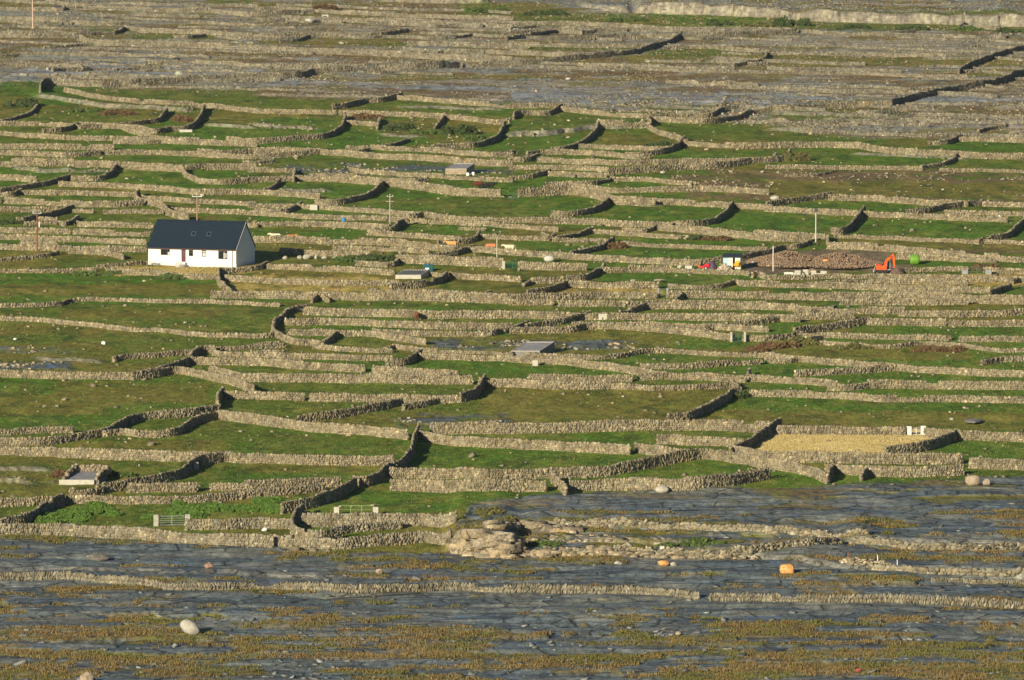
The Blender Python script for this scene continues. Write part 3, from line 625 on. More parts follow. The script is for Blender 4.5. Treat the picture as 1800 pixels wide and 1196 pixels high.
# ------------------------------------------------------------------ shape helper
class MB:
    def __init__(s): s.v = []; s.f = []
    def add(s, v, f):
        o = len(s.v); s.v += [tuple(q) for q in v]; s.f += [tuple(i + o for i in q) for q in f]; return s
    def box(s, x0, x1, y0, y1, z0, z1, bev=0):
        if bev <= 0:
            return s.add([(x, y, z) for z in (z0, z1) for x, y in ((x0, y0), (x1, y0), (x1, y1), (x0, y1))],
                         [(0, 3, 2, 1), (4, 5, 6, 7), (0, 1, 5, 4), (1, 2, 6, 5), (2, 3, 7, 6), (3, 0, 4, 7)])
        bm = bmesh.new(); bmesh.ops.create_cube(bm, size=1)
        for v in bm.verts: v.co = Vector(((x0 + x1) / 2 + v.co.x * (x1 - x0), (y0 + y1) / 2 + v.co.y * (y1 - y0), (z0 + z1) / 2 + v.co.z * (z1 - z0)))
        bmesh.ops.bevel(bm, geom=bm.edges[:], offset=bev, segments=2, affect='EDGES', profile=.5)
        bm.verts.index_update()
        s.add([v.co[:] for v in bm.verts], [[v.index for v in f.verts] for f in bm.faces]); bm.free(); return s
    def prism(s, poly, y0, y1):            # polygon in x,z pushed along y
        n = len(poly)
        return s.add([(x, y0, z) for x, z in poly] + [(x, y1, z) for x, z in poly],
                     [tuple(range(n)), tuple(range(2 * n - 1, n - 1, -1))] + [(i, i + n, (i + 1) % n + n, (i + 1) % n) for i in range(n)])
    def prismx(s, poly, x0, x1):           # polygon in y,z pushed along x
        n = len(poly)
        return s.add([(x0, y, z) for y, z in poly] + [(x1, y, z) for y, z in poly],
                     [tuple(range(n - 1, -1, -1)), tuple(range(n, 2 * n))] + [(i, (i + 1) % n, (i + 1) % n + n, i + n) for i in range(n)])
    def tube(s, pts, rad, n=8, sq=1.0):
        pts = [Vector(p) for p in pts]
        if not hasattr(rad, '__len__'): rad = [rad] * len(pts)
        o = len(s.v)
        for i, p in enumerate(pts):
            d = (pts[min(i + 1, len(pts) - 1)] - pts[max(i - 1, 0)]).normalized()
            a = d.cross(Vector((0, 0, 1))) if abs(d.z) < .95 else d.cross(Vector((0, 1, 0)))
            a.normalize(); b = d.cross(a).normalized()
            for k in range(n):
                t = 2 * math.pi * k / n
                s.v.append(tuple(p + a * math.cos(t) * rad[i] * sq + b * math.sin(t) * rad[i]))
        for i in range(len(pts) - 1):
            for k in range(n):
                s.f.append((o + i * n + k, o + i * n + (k + 1) % n, o + (i + 1) * n + (k + 1) % n, o + (i + 1) * n + k))
        s.f.append(tuple(o + k for k in range(n - 1, -1, -1))); s.f.append(tuple(o + (len(pts) - 1) * n + k for k in range(n)))
        return s
    def bar(s, a, b, r): return s.tube([a, b], r, 6)
    def lathe(s, prof, n=14, c=(0, 0, 0)):
        o = len(s.v)
        for r, z in prof:
            for k in range(n):
                t = 2 * math.pi * k / n; s.v.append((c[0] + r * math.cos(t), c[1] + r * math.sin(t), c[2] + z))
        for i in range(len(prof) - 1):
            for k in range(n): s.f.append((o + i * n + k, o + i * n + (k + 1) % n, o + (i + 1) * n + (k + 1) % n, o + (i + 1) * n + k))
        s.f.append(tuple(o + k for k in range(n - 1, -1, -1))); s.f.append(tuple(o + (len(prof) - 1) * n + k for k in range(n)))
        return s
    def mesh(s, name, m):
        me = bpy.data.meshes.new(name); me.from_pydata(s.v, [], s.f)
        bm = bmesh.new(); bm.from_mesh(me); bmesh.ops.recalc_face_normals(bm, faces=bm.faces); bm.to_mesh(me); bm.free()
        me.materials.append(m); return me
    def part(s, name, m, parent, loc=(0, 0, 0), rotz=0, label=None): return link(name, s.mesh(name, m), loc, parent, rotz, label)
    def thing(s, name, m, loc, label, cat, group=None, rotz=0): return link(name, s.mesh(name, m), loc, None, rotz, label, cat, group, 'thing')
def thing(name, loc, label, cat, group=None, rotz=0):
    o = empty(name, loc, label, cat, group, rotz); o['kind'] = 'thing'; return o
def ppm(Y): return F / Y

M_WHITE = mat('white_render', (.72, .73, .72), .85, .04, .8)
M_PLINTH = mat('grey_render', (.60, .62, .62), .9, .06, 1.2)
M_SLATE = mat('blue_black_slate', (.009, .020, .036), .75, .12, 2.5, spec=.2)
M_GLASS = mat('dark_glass', (.012, .016, .02), .08, .1, 1, spec=.6)
M_FRAME = mat('grey_frame', (.10, .10, .10), .5, .1)
M_DOOR = mat('dark_red_door', (.085, .022, .018), .5, .15)
M_CURT = mat('pale_curtain', (.5, .5, .46), .9, .1)
M_GUT = mat('brown_gutter', (.10, .05, .035), .6, .1)
M_CONC = mat('weathered_concrete', (.40, .385, .34), .9, .2, 2.0, .3)
M_CONCW = mat('whitewashed_concrete', (.46, .45, .38), .9, .12, 2.5)
M_CONCG = mat('grey_concrete', (.25, .26, .27), .85, .22, 1.5, .3)
M_GALV = mat('galvanised_steel', (.42, .45, .45), .45, .12, 3, metal=.3)
M_GREEN = mat('green_gate_paint', (.22, .36, .17), .5, .12, 3)
M_DKGREEN = mat('dark_green_gate_paint', (.06, .16, .11), .5, .15, 3)
M_WOOD = mat('grey_timber', (.36, .31, .24), .85, .2, 6)
M_RWOOD = mat('creosoted_timber', (.19, .075, .05), .8, .2, 6)
M_ORANGE = mat('orange_paint', (.78, .10, .018), .45, .12, 2)
M_BLACK = mat('black_rubber', (.02, .02, .022), .7, .2)
M_STEEL = mat('dark_steel', (.10, .105, .11), .4, .2, 3, metal=.5)
M_LIME = mat('lime_green_wrap', (.13, .30, .03), .45, .12, 2)
M_BLUE = mat('pale_blue_sheeting', (.34, .50, .58), .5, .08, 2)
M_CREAM = mat('cream_sheeting', (.66, .65, .56), .6, .06, 2)
M_NAVY = mat('dark_felt_roof', (.03, .045, .055), .6, .2)
M_YEL = mat('yellow_paint', (.80, .42, .03), .45, .12, 3)
M_RED = mat('red_paint', (.62, .02, .025), .45, .15, 3)
M_PURP = mat('dark_purple_tarpaulin', (.075, .045, .085), .6, .3, 4)
M_BARREL = mat('blue_plastic', (.03, .22, .60), .4, .08)
M_TEAL = mat('teal_plastic', (.02, .10, .12), .25, .2, spec=.6)
M_SHEETW = mat('white_plastic', (.80, .80, .78), .5, .05)
M_BOULD = mat('pale_granite', (.40, .39, .33), .9, .22, 2.2, .5)
M_TANB = mat('tan_boulder', (.34, .28, .20), .9, .22, 1.6, .5)
M_GREYB = mat('grey_limestone', (.26, .26, .24), .9, .3, 2.0, .5)
M_ORR = mat('orange_lichened_rock', (.62, .24, .06), .9, .25, 3.5, .5, c2=(.72, .44, .18))
M_ROCK = mat('banded_limestone', (.265, .235, .17), .9, .4, 2.5, .9, attr='Col')
M_LEAF = mat('leaves', (.8, .8, .8), .8, .25, 3, attr='Col', spec=.2)

# ------------------------------------------------------------------ the white house
x1, Y1, z1 = at(415, 470.5)
TH = R(21)
HX, HY = x1 - 16 * math.cos(TH), Y1 + 16 * math.sin(TH)
house = thing('house', (HX, HY, z1 - .1), 'long white rendered cottage with a steep blue-black slate roof', 'house', rotz=-TH)
Lh, Dh, Eh, Rh = 16.0, 8.0, 3.12, 7.35
wins = [(2.25, 3.95, 1.85, 2.85, 'curt_r'), (6.05, 6.85, .80, 2.88, 'door'), (7.38, 8.2, 1.78, 2.82, ''), (9.75, 10.55, 1.75, 2.82, 'blind'), (12.75, 14.45, 1.42, 2.82, 'curt')]
b = MB(); xs = sorted({0, Lh} | {q for a in wins for q in a[:2]})
zs = sorted({-.8, Eh} | {q for a in wins for q in a[2:4]})
for i in range(len(xs) - 1):
    for j in range(len(zs) - 1):
        cx, cz = (xs[i] + xs[i + 1]) / 2, (zs[j] + zs[j + 1]) / 2
        if any(a[0] < cx < a[1] and a[2] < cz < a[3] for a in wins): continue
        b.add([(xs[i], 0, zs[j]), (xs[i + 1], 0, zs[j]), (xs[i + 1], 0, zs[j + 1]), (xs[i], 0, zs[j + 1])], [(0, 1, 2, 3)])
for a in wins:
    X0, X1, Z0, Z1 = a[:4]
    for q in ([(X0, 0, Z0), (X0, .18, Z0), (X0, .18, Z1), (X0, 0, Z1)], [(X1, 0, Z0), (X1, .18, Z0), (X1, .18, Z1), (X1, 0, Z1)],
              [(X0, 0, Z0), (X1, 0, Z0), (X1, .18, Z0), (X0, .18, Z0)], [(X0, 0, Z1), (X1, 0, Z1), (X1, .18, Z1), (X0, .18, Z1)]): b.add(q, [(0, 1, 2, 3)])
b.add([(0, 0, -.8), (0, Dh, -.8), (0, Dh, Eh), (0, Dh / 2, Rh - .12), (0, 0, Eh)], [(0, 1, 2, 3, 4)])
b.add([(Lh, 0, -.8), (Lh, Dh, -.8), (Lh, Dh, Eh), (Lh, Dh / 2, Rh - .12), (Lh, 0, Eh)], [(0, 1, 2, 3, 4)])
b.add([(0, Dh, -.8), (Lh, Dh, -.8), (Lh, Dh, Eh), (0, Dh, Eh)], [(0, 1, 2, 3)])
me = bpy.data.meshes.new('wall'); me.from_pydata(b.v, [], b.f); me.materials.append(M_WHITE)
link('wall', me, parent=house)
MB().box(.06, Lh - .06, -.035, 0 - .003, -.8, .72).box(Lh + .003, Lh + .035, .06, Dh - .06, -.8, .72).part('plinth', M_PLINTH, house)
rf = MB()
for sgn in (0, 1):
    y0, ym = (-.28, Dh / 2) if not sgn else (Dh + .28, Dh / 2)
    ez = Eh - .02 - .28 * (Rh - Eh) / (Dh / 2) * .5
    rf.add([(-.12, y0, ez), (Lh + .12, y0, ez), (Lh + .12, ym, Rh), (-.12, ym, Rh), (-.12, y0, ez + .14), (Lh + .12, y0, ez + .14), (Lh + .12, ym, Rh + .14), (-.12, ym, Rh + .14)],
           [(0, 1, 2, 3), (4, 5, 6, 7), (0, 1, 5, 4), (1, 2, 6, 5), (2, 3, 7, 6), (3, 0, 4, 7)])
roof = rf.part('roof', M_SLATE, house)
MB().tube([(-.13, Dh / 2, Rh + .15), (Lh + .13, Dh / 2, Rh + .15)], .11, 6).part('ridge', M_SLATE, roof)
vg = MB()
for xx in (Lh + .121,):
    vg.add([(xx, -.28, ez), (xx + .03, -.28, ez), (xx + .03, Dh / 2, Rh), (xx, Dh / 2, Rh), (xx, -.28, ez + .15), (xx + .03, -.28, ez + .15), (xx + .03, Dh / 2, Rh + .15), (xx, Dh / 2, Rh + .15)], [(0, 1, 2, 3), (4, 5, 6, 7), (0, 1, 5, 4), (1, 2, 6, 5), (2, 3, 7, 6), (3, 0, 4, 7)])
    vg.add([(xx, Dh + .28, ez), (xx + .03, Dh + .28, ez), (xx + .03, Dh / 2, Rh), (xx, Dh / 2, Rh), (xx, Dh + .28, ez + .15), (xx + .03, Dh + .28, ez + .15), (xx + .03, Dh / 2, Rh + .15), (xx, Dh / 2, Rh + .15)], [(0, 1, 2, 3), (4, 5, 6, 7), (0, 1, 5, 4), (1, 2, 6, 5), (2, 3, 7, 6), (3, 0, 4, 7)])
vg.part('verge', M_SHEETW, house)
for fr in (.455, .635):
    cx = .3 + fr * 15.6; pz = .50
    zc = Eh + (Rh - Eh) * pz + .16; yc = Dh / 2 * pz; sl = (Rh - Eh) / (Dh / 2)
    def slab(hx, hy, t0, t1):
        return [(cx + sx * hx, yc + sy * hy + 0, zc + sy * hy * sl + t) for t in (t0, t1) for sx, sy in ((-1, -1), (1, -1), (1, 1), (-1, 1))]
    fcs = [(0, 3, 2, 1), (4, 5, 6, 7), (0, 1, 5, 4), (1, 2, 6, 5), (2, 3, 7, 6), (3, 0, 4, 7)]
    sk_ = MB().add(slab(.40, .32, -.05, .06), fcs).part('skylight', mat('skylight_frame', (.055, .075, .10), .4, .1), roof)
    MB().add(slab(.27, .21, .0, .075), fcs).part('pane', M_GLASS, sk_)
for fx in (3.4, 9.2, 15.0):
    MB().tube([(fx, Dh / 2 * .86, Eh + (Rh - Eh) * .86 + .1), (fx, Dh / 2 * .86, Eh + (Rh - Eh) * .86 + .42)], .09, 8).part('roof_vent', M_NAVY, roof)
for a in wins:
    X0, X1, Z0, Z1, kd = a
    if kd == 'door':
        d_ = MB().box(X0, X1, .10, .16, Z0, Z1).part('door', M_DOOR, house)
        MB().box(X0 + .22, X1 - .22, .085, .098, Z0 + 1.05, Z1 - .2).part('pane', mat('door_glass', (.10, .07, .07), .2, .1), d_)
        MB().tube([(X1 - .12, .09, Z0 + 1.0), (X1 - .12, .04, Z0 + 1.0)], .03, 6).part('handle', M_GALV, d_)
        continue
    fr = MB().box(X0, X0 + .08, .07, .15, Z0, Z1).box(X1 - .08, X1, .07, .15, Z0, Z1).box(X0 + .08, X1 - .08, .07, .15, Z0, Z0 + .08).box(X0 + .08, X1 - .08, .07, .15, Z1 - .08, Z1)
    if X1 - X0 > 1.2: fr.box((X0 + X1) / 2 + .3, (X0 + X1) / 2 + .35, .07, .15, Z0 + .08, Z1 - .08)
    else: fr.box(X0 + .08, X1 - .08, .07, .15, Z0 + .62, Z0 + .67)
    w_ = fr.part('window', M_FRAME, house)
    MB().box(X0 + .08, X1 - .08, .10, .12, Z0 + .08, Z1 - .08).part('pane', M_GLASS, w_)
    if kd == 'curt_r': MB().box(X1 - .42, X1 - .1, .085, .099, Z0 + .1, Z0 + .5).part('curtain', M_CURT, w_)
    if kd == 'curt': MB().box(X1 - .75, X1 - .50, .085, .099, Z0 + .12, Z1 - .3).box(X1 - .42, X1 - .22, .085, .099, Z0 + .2, Z1 - .4).part('curtain', M_CURT, w_)
    if kd == 'blind': MB().box(X0 + .12, X1 - .12, .085, .099, Z0 + .12, Z0 + .6).box(X0 + .12, X1 - .12, .085, .099, Z0 + .72, Z1 - .14).part('blind', M_CURT, w_)
    MB().box(X0 - .06, X1 + .06, -.06, .05, Z0 - .09, Z0 - .003).part('window_sill', M_WHITE, w_)
gt = MB().tube([(-.1, -.32, Eh - .14), (Lh + .1, -.32, Eh - .14)], .07, 6).part('gutter', M_GUT, house)
MB().tube([(Lh - .62, -.32, Eh - .15), (Lh - .62, -.08, Eh - .35), (Lh - .62, -.08, -.2)], .045, 6).part('downpipe', M_GUT, gt)
MB().box(5.7, 7.2, -1.2, -.04, -.5, .35).box(5.9, 7.0, -.7, -.041, .35, .74).part('doorstep', M_PLINTH, house)
# trestle and pallet by the front wall
def hp(lx, ly): return (HX + lx * math.cos(TH) + ly * math.sin(TH), HY - lx * math.sin(TH) + ly * math.cos(TH))
px_, py_ = hp(1.1, -1.5)
t = thing('trestle', (px_, py_, float(ground(px_, py_))), 'small timber trestle at the left front corner of the white house', 'trestle', rotz=-TH)
MB().box(-.8, .9, -.15, .15, .62, .72).part('top', M_WOOD, t)
for sx in (-.6, .7):
    for sy in (-1, 1): MB().bar((sx, sy * .3, -.05), (sx, sy * .08, .62), .04).part('leg', M_WOOD, t)
px_, py_ = hp(6.5, -2.4)
t = thing('pallet', (px_, py_, float(ground(px_, py_))), 'grey timber pallet leaning in front of the red door', 'pallet', rotz=-TH)
for k in range(5): MB().add([(x, y + z * .35, z + .05) for z in (k * .17, k * .17 + .1) for x, y in ((-.6, 0), (.6, 0), (.6, .03), (-.6, .03))], [(0, 3, 2, 1), (4, 5, 6, 7), (0, 1, 5, 4), (1, 2, 6, 5), (2, 3, 7, 6), (3, 0, 4, 7)]).part('slat', M_WOOD, t)
MB().bar((-.5, .05, 0), (-.5, .36, .85), .04).bar((.5, .05, 0), (.5, .36, .85), .04).part('runner', M_WOOD, t)

# ------------------------------------------------------------------ poles
def pole(px, py, top, r, m, label, arm=None, cap=None, armm=None):
    x, Y, z = at(px, py); H = (py - top) / ppm(Y)
    t = thing('utility_pole', (x, Y, z), label, 'pole', 'poles across the fields')
    MB().tube([(0, 0, -.6), (0, 0, H)], [r, r * .75], 10).part('shaft', m, t)
    if arm:
        a = MB().box(-arm, arm, -.06, .06, H - .32, H - .2).part('crossarm', armm or M_WOOD, t)
        for sx in (-.9, 0, .9): MB().lathe([(.05, 0), (.07, .08), (.04, .2)], 8, (sx * arm, 0, H - .2 if sx else H)).part('insulator', M_PLINTH, a)
        MB().bar((-.5 * arm, -.05, H - .3), (0, -.05, H - .85), .03).bar((.5 * arm, -.05, H - .3), (0, -.05, H - .85), .03).part('brace', M_STEEL, a)
    if cap: MB().box(-.3, .3, -.25, .25, H - .5, H + .1, .04).part('transformer', M_STEEL, t)
    return t, H
pole(65.5, 453, 372, .14, M_RWOOD, 'rusty brown timber pole with a pale crossarm, left of the white house', .75, armm=M_GALV)
pole(346.5, 398, 343, .13, mat('pinkish_timber', (.34, .20, .14), .8, .2, 6), 'pinkish timber pole with crossarm rising behind the white house roof', .9, armm=M_PLINTH)
t, H = pole(685.5, 405, 343, .12, M_WOOD, 'grey pole with two crossarms beside a black shaded wall', .55)
MB().box(-.7, .7, -.05, .05, H - 1.15, H - 1.05).part('crossarm', M_WOOD, t)
pole(873.5, 458, 418, .10, M_CONCW, 'plain pale pole without crossarm, behind the tall sunlit wall')
pole(1434, 426, 368, .13, M_CONCW, 'tall white pole with a dark box on top, right of centre', cap=True)
pole(1359, 477, 432, .09, M_CREAM, 'thin cream pole standing at the spoil heap')
pole(57.5, 51, -6, .16, mat('pale_pink_timber', (.55, .40, .32), .8, .15, 6), 'pale pinkish pole in the far upper left corner')

# ------------------------------------------------------------------ gates
def gate(pl, pr, py, hgt, m, label, bars=5, uprights=2, pillars=None, pw=.5, ph=1.35, ang=0):
    x0, Y0, z0 = at(pl, py); x1_, Y1_, z1_ = at(pr, py + ang)
    Lg = math.hypot(x1_ - x0, Y1_ - Y0); rz = math.atan2(Y1_ - Y0, x1_ - x0)
    t = thing('field_gate', (x0, Y0, z0), label, 'gate', 'gates in the field walls', rz)
    MB().tube([(.05, 0, .12), (.05, 0, hgt), (Lg - .05, 0, hgt), (Lg - .05, 0, .12), (.05, 0, .12)], .035, 6).part('frame', m, t)
    for k in range(1, bars):
        zz = .12 + (hgt - .12) * k / bars; MB().bar((.05, 0, zz), (Lg - .05, 0, zz), .022).part('bar', m, t)
    for k in range(uprights): xx = Lg * (k + 1) / (uprights + 1); MB().box(xx - .03, xx + .03, -.035, .035, .12, hgt).part('upright', m, t)
    if pillars:
        for nm, px in (('l', pl), ('r', pr)):
            o = -pw - .04 if nm == 'l' else Lg + .04
            MB().box(o, o + pw, -.25, .25, -.3, ph, .04).thing('gate_pillar', pillars, (x0 + 0, Y0, z0), f"{'left' if nm == 'l' else 'right'}-hand pillar of the {label.split(',')[0]}", 'gate pillar', 'pillars beside the field gates', rz)
    return t
gate(597, 655, 905, 1.15, M_GREEN, 'light green tubular gate, on top of a broad wall by a bright field', 2, 2, M_CONCW, .7, 1.0)
gate(279, 325, 925, 1.25, M_GALV, 'silver tubular gate, between stone-capped posts beside bracken', 4, 1, M_BOULD, .6, 1.45)
gate(888, 914, 473, 1.1, M_DKGREEN, 'dark green gate, in a pale walled gap right of the plain pale pole', 5, 1, M_CONCW, .45, 1.3)
gate(1288, 1307, 601, 1.35, M_DKGREEN, 'small dark green gate, with rough white stone sides', 4, 1, M_BOULD, .35, 1.5)
gate(1160, 1171, 523, 1.4, M_DKGREEN, 'narrow dark green gate, between two pale grey slabs', 4, 1, M_CONCG, .4, 1.5)
gate(1702, 1732, 482, 1.15, M_DKGREEN, 'thin green gate, between grey concrete blocks at the right', 3, 1, M_CONCG, 1.0, .75)
gate(1602, 1619, 765.5, 1.0, M_SHEETW, 'low white gate, between tall white posts of the straw field', 3, 1, M_SHEETW, .62, 1.25)
gate(893, 911, 351, 1.1, M_DKGREEN, 'faint green gate, at the top corner of the emerald field', 4, 1)

# ------------------------------------------------------------------ concrete rain catchments, basins and slabs
def catch(pl, pr, py, depth, shift, h0, h1, label, top=M_CONCG, side=M_CONCW, grid=False, name='water_tank'):
    x0, Y0, z0 = at(pl, py); wd = (pr - pl) / ppm(Y0)
    t = thing(name, (x0, Y0, z0), label, 'water tank', None)
    def lv(k, z): return [(0, 0), (wd, 0), (wd + shift, depth), (shift, depth)][k] + (z,)
    v = [lv(0, -.5), lv(1, -.5), lv(2, -.5), lv(3, -.5), lv(0, h0), lv(1, h0), lv(2, h1), lv(3, h1)]
    MB().add(v, [(0, 3, 2, 1), (4, 5, 6, 7), (0, 1, 5, 4), (1, 2, 6, 5), (2, 3, 7, 6), (3, 0, 4, 7)]).part('base', side, t)
    def q(u, v_, dz): return (u * wd + v_ * shift, v_ * depth, h0 + (h1 - h0) * v_ + dz)
    s_ = MB()
    for (u0, u1, v0, v1) in ((0, 1, 0, .06), (0, 1, .94, 1), (0, .03, .06, .94), (.97, 1, .06, .94)):
        s_.add([q(u0, v0, .003), q(u1, v0, .003), q(u1, v1, .003), q(u0, v1, .003), q(u0, v0, .10), q(u1, v0, .10), q(u1, v1, .10), q(u0, v1, .10)], [(0, 3, 2, 1), (4, 5, 6, 7), (0, 1, 5, 4), (1, 2, 6, 5), (2, 3, 7, 6), (3, 0, 4, 7)])
    s_.part('rim', M_CONCW if grid else M_CONC, t)
    MB().add([q(.03, .06, .02), q(.97, .06, .02), q(.97, .94, .02), q(.03, .94, .02)], [(0, 1, 2, 3)]).part('slab', top, t)
    if grid:
        for k in range(1, 9):
            u = k / 9; MB().add([q(u - .012, .06, .03), q(u + .012, .06, .03), q(u + .012, .94, .03), q(u - .012, .94, .03), q(u - .012, .06, .11), q(u + .012, .06, .11), q(u + .012, .94, .11), q(u - .012, .94, .11)], [(0, 3, 2, 1), (4, 5, 6, 7), (0, 1, 5, 4), (1, 2, 6, 5), (2, 3, 7, 6), (3, 0, 4, 7)]).part('beam', M_CONCW, t)
    return t, wd
catch(695, 740, 490.5, 5.0, 1.3, .55, 1.1, 'pale concrete tank with a grid of beams on top, behind a black shaded wall', M_STEEL, M_CONCW, True)
catch(898, 949, 627, 5.5, 2.3, .75, 1.75, 'wide sloping concrete slab tank with a dark right side, centre', M_CONCG, mat('tank_side', (.22, .21, .19), .9, .2, 2))
t, wd = catch(783, 820, 307, 5.0, 1.5, 1.0, 1.75, 'long low tank with a grey slab roof and white drums at its right end', M_CONCG, M_TANB)
for k, (px, py) in enumerate(((822.5, 309.5), (832, 308.5))):
    x, Y, z = at(px, py)
    MB().lathe([(.26, 0), (.30, .05), (.30, .55), (.24, .62)], 12).thing('drum', M_SHEETW, (x, Y, z), ('left' if k == 0 else 'right') + ' of two small white drums beside the slab-roofed tank', 'drum', 'white drums')
# the basin lower left: apron, sloping floor, stone back and side walls
x, Y, z = at(104, 852)
t = thing('livestock_basin', (x, Y, z), 'concrete basin with a sloping grey floor and broken stone back wall, lower left', 'basin')
MB().box(0, 4.6, -.1, .35, -.4, .62).part('front_wall', M_CONCW, t)
MB().add([(.6, .36, .55), (5.2, .36, .55), (5.9, 6.5, 1.15), (1.8, 6.5, 1.15), (.6, .36, -.3), (5.2, .36, -.3), (5.9, 6.5, -.3), (1.8, 6.5, -.3)], [(0, 1, 2, 3), (4, 5, 6, 7), (0, 1, 5, 4), (1, 2, 6, 5), (2, 3, 7, 6), (3, 0, 4, 7)]).part('floor', M_CONCG, t)
def stone_block_part(name, pts, n, parent, m=None, lo=.3, hi=.6, seed=5, label=None):
    rg = np.random.default_rng(seed); pts = np.array(pts, float)
    u = rg.random(n); k = len(pts) - 1; i = np.minimum((u * k).astype(int), k - 1); f_ = u * k - i
    c = pts[i] * (1 - f_)[:, None] + pts[i + 1] * f_[:, None]
    hz = rg.random(n) * c[:, 3]
    v, f = stones(c[:, 0] + rg.normal(0, .06, n), c[:, 1] + rg.normal(0, .06, n), c[:, 2] + hz, rg.uniform(lo, hi, n), rg.uniform(lo, hi, n), rg.uniform(lo * .7, hi * .8, n), rg.uniform(0, .5, n), rg.normal(0, .15, n), rg.normal(0, .1, n), rg)
    me = mesh_np(name, v, f, m or M_ROCK, False, dict(Col=stone_cols(n, rg)))
    return link(name, me, parent=parent, label=label) if parent is not None else me
stone_block_part('back_wall', [(1.7, 6.6, .9, 1.0), (4.0, 6.6, 1.0, 1.05), (6.2, 6.6, 1.0, .8)], 90, t)
stone_block_part('side_wall', [(.5, .6, .3, .5), (1.2, 4, .6, .9), (1.7, 6.6, .9, 1.1)], 80, t, seed=6)
stone_block_part('side_wall', [(4.9, .5, .3, .7), (5.5, 4, .7, .9), (6.2, 6.6, .9, .9)], 80, t, seed=7)

def slabthing(name, px, py, w_, h_, d_, m, label, cat, lean=0, bev=.04):
    x, Y, z = at(px, py)
    o = MB().box(-w_ / 2, w_ / 2, -d_ / 2, d_ / 2, -.15, h_, bev).thing(name, m, (x, Y, z), label, cat)
    o.rotation_euler = (lean, 0, random.uniform(-.15, .15)); return o
slabthing('trough', 941, 643.5, .85, .85, .8, M_CONCW, 'square white block at the foot of the wall below the sloping slab', 'trough')
slabthing('white_slab', 551.5, 369.5, 1.35, .95, .2, M_CONCW, 'square white panel set in the wall left of the pole with crossarms', 'stone panel')
slabthing('white_slab', 1060, 562.5, 1.4, .95, .22, M_CONCW, 'oblong white panel set in the wall in the middle of the fields', 'stone panel')
slabthing('standing_slab', 1164, 977, .6, 1.25, .3, M_BOULD, 'upright white slab in the rough wall above the orange rock', 'slab')
slabthing('stone_block', 1353, 748, .9, .35, .4, M_SHEETW, 'small white block on the wall at the corner of the straw field', 'block')
slabthing('stone_stile', 327, 232, 2.6, .45, 1.2, M_CONCW, 'low pale concrete step by the wall end in the far upper left', 'stile')
slabthing('stone_block', 305, 424, .7, .5, .5, M_CONCW, 'small white block on the wall directly behind the house roof', 'block').location.z += 2.6
slabthing('stone_post', 345, 826, .6, 1.0, .4, M_BOULD, 'pale standing stone against the dark wall right of the concrete basin', 'standing stone')
# framed white stock pen far back
x, Y, z = at(571.5, 37)
t = thing('doorway', (x, Y, z), 'pale concrete doorway frame standing in a far wall, upper left of centre', 'doorway')
for sx in (-.62, .62): MB().box(sx - .16, sx + .16, -.2, .2, -.2, 1.25).part('jamb', M_CONCW, t)
MB().box(-.78, .78, -.22, .22, 1.253, 1.5).part('lintel', M_CONCW, t)
x, Y, z = at(753, 477)
t = thing('plastic_tank', (x, Y, z), 'dark teal plastic tank behind the gridded concrete tank', 'tank')
MB().box(-.85, .85, -.6, .6, 0, 1.15, .15).part('body', M_TEAL, t)
MB().lathe([(.28, 1.15), (.28, 1.25), (.05, 1.28)], 12).part('lid', M_TEAL, t)
MB().box(-.5, .1, -.63, -.603, .35, .6).part('white_patch', M_SHEETW, t)  # plain white patch on the front of the tank
x, Y, z = at(604.5, 390.5)
t = thing('barrel', (x, Y, z), 'bright blue plastic barrel in a strip of field right of the house', 'barrel')
MB().lathe([(.25, 0), (.3, .1), (.3, .3), (.32, .33), (.3, .36), (.3, .62), (.25, .72)], 14).part('body', M_BARREL, t)
MB().lathe([(.24, .72), (.24, .76)], 14).part('lid', mat('blue_lid', (.02, .12, .4), .4, .1), t)

# ------------------------------------------------------------------ the building plot: digger, bale, shed, mixer, blocks, heaps
x, Y, z = at(1549, 480)
t = thing('excavator', (x, Y, z), 'small orange excavator with its arm folded down, by the spoil heap', 'excavator')
for sy in (-1, 1): MB().tube([(-.95, sy * .55, .22), (.95, sy * .55, .22)], .22, 10).box(-.95, .95, sy * .55 - .2, sy * .55 + .2, .01, .43, .06).part('track', M_BLACK, t)
MB().box(-.6, .7, -.5, .5, .43, .52).part('undercarriage', M_STEEL, t)
MB().box(-.85, .75, -.7, .7, .52, 1.25, .12).part('body', M_ORANGE, t)
MB().box(-.85, -.1, -.6, .6, 1.253, 1.42, .08).part('engine_cover', M_ORANGE, t)
c_ = MB().box(.95, 1.02, -.5, -.43, .6, 2.0).box(1.38, 1.45, -.5, -.43, .6, 2.0).box(.95, 1.02, .43, .5, .6, 2.0).box(1.38, 1.45, .43, .5, .6, 2.0).box(.9, 1.5, -.55, .55, 2.003, 2.1).box(.76, 1.5, -.55, .55, .5, .6).part('cab', M_GALV, t)
MB().box(1.02, 1.38, -.47, -.45, .62, 1.95).part('window', M_GLASS, c_)
MB().box(1.0, 1.35, -.3, .3, .62, 1.2, .06).part('seat', M_BLACK, c_)
def arm(b_, pts, w0, w1, yy=-.72):
    for i in range(len(pts) - 1):
        (xa, za), (xb, zb) = pts[i], pts[i + 1]
        L_ = math.hypot(xb - xa, zb - za); nx, nz = -(zb - za) / L_, (xb - xa) / L_
        wa, wb = w0[i] / 2, w0[i + 1] / 2
        b_.prism([(xa - nx * wa, za - nz * wa), (xb - nx * wb, zb - nz * wb), (xb + nx * wb, zb + nz * wb), (xa + nx * wa, za + nz * wa)], yy - w1 / 2, yy + w1 / 2)
    return b_
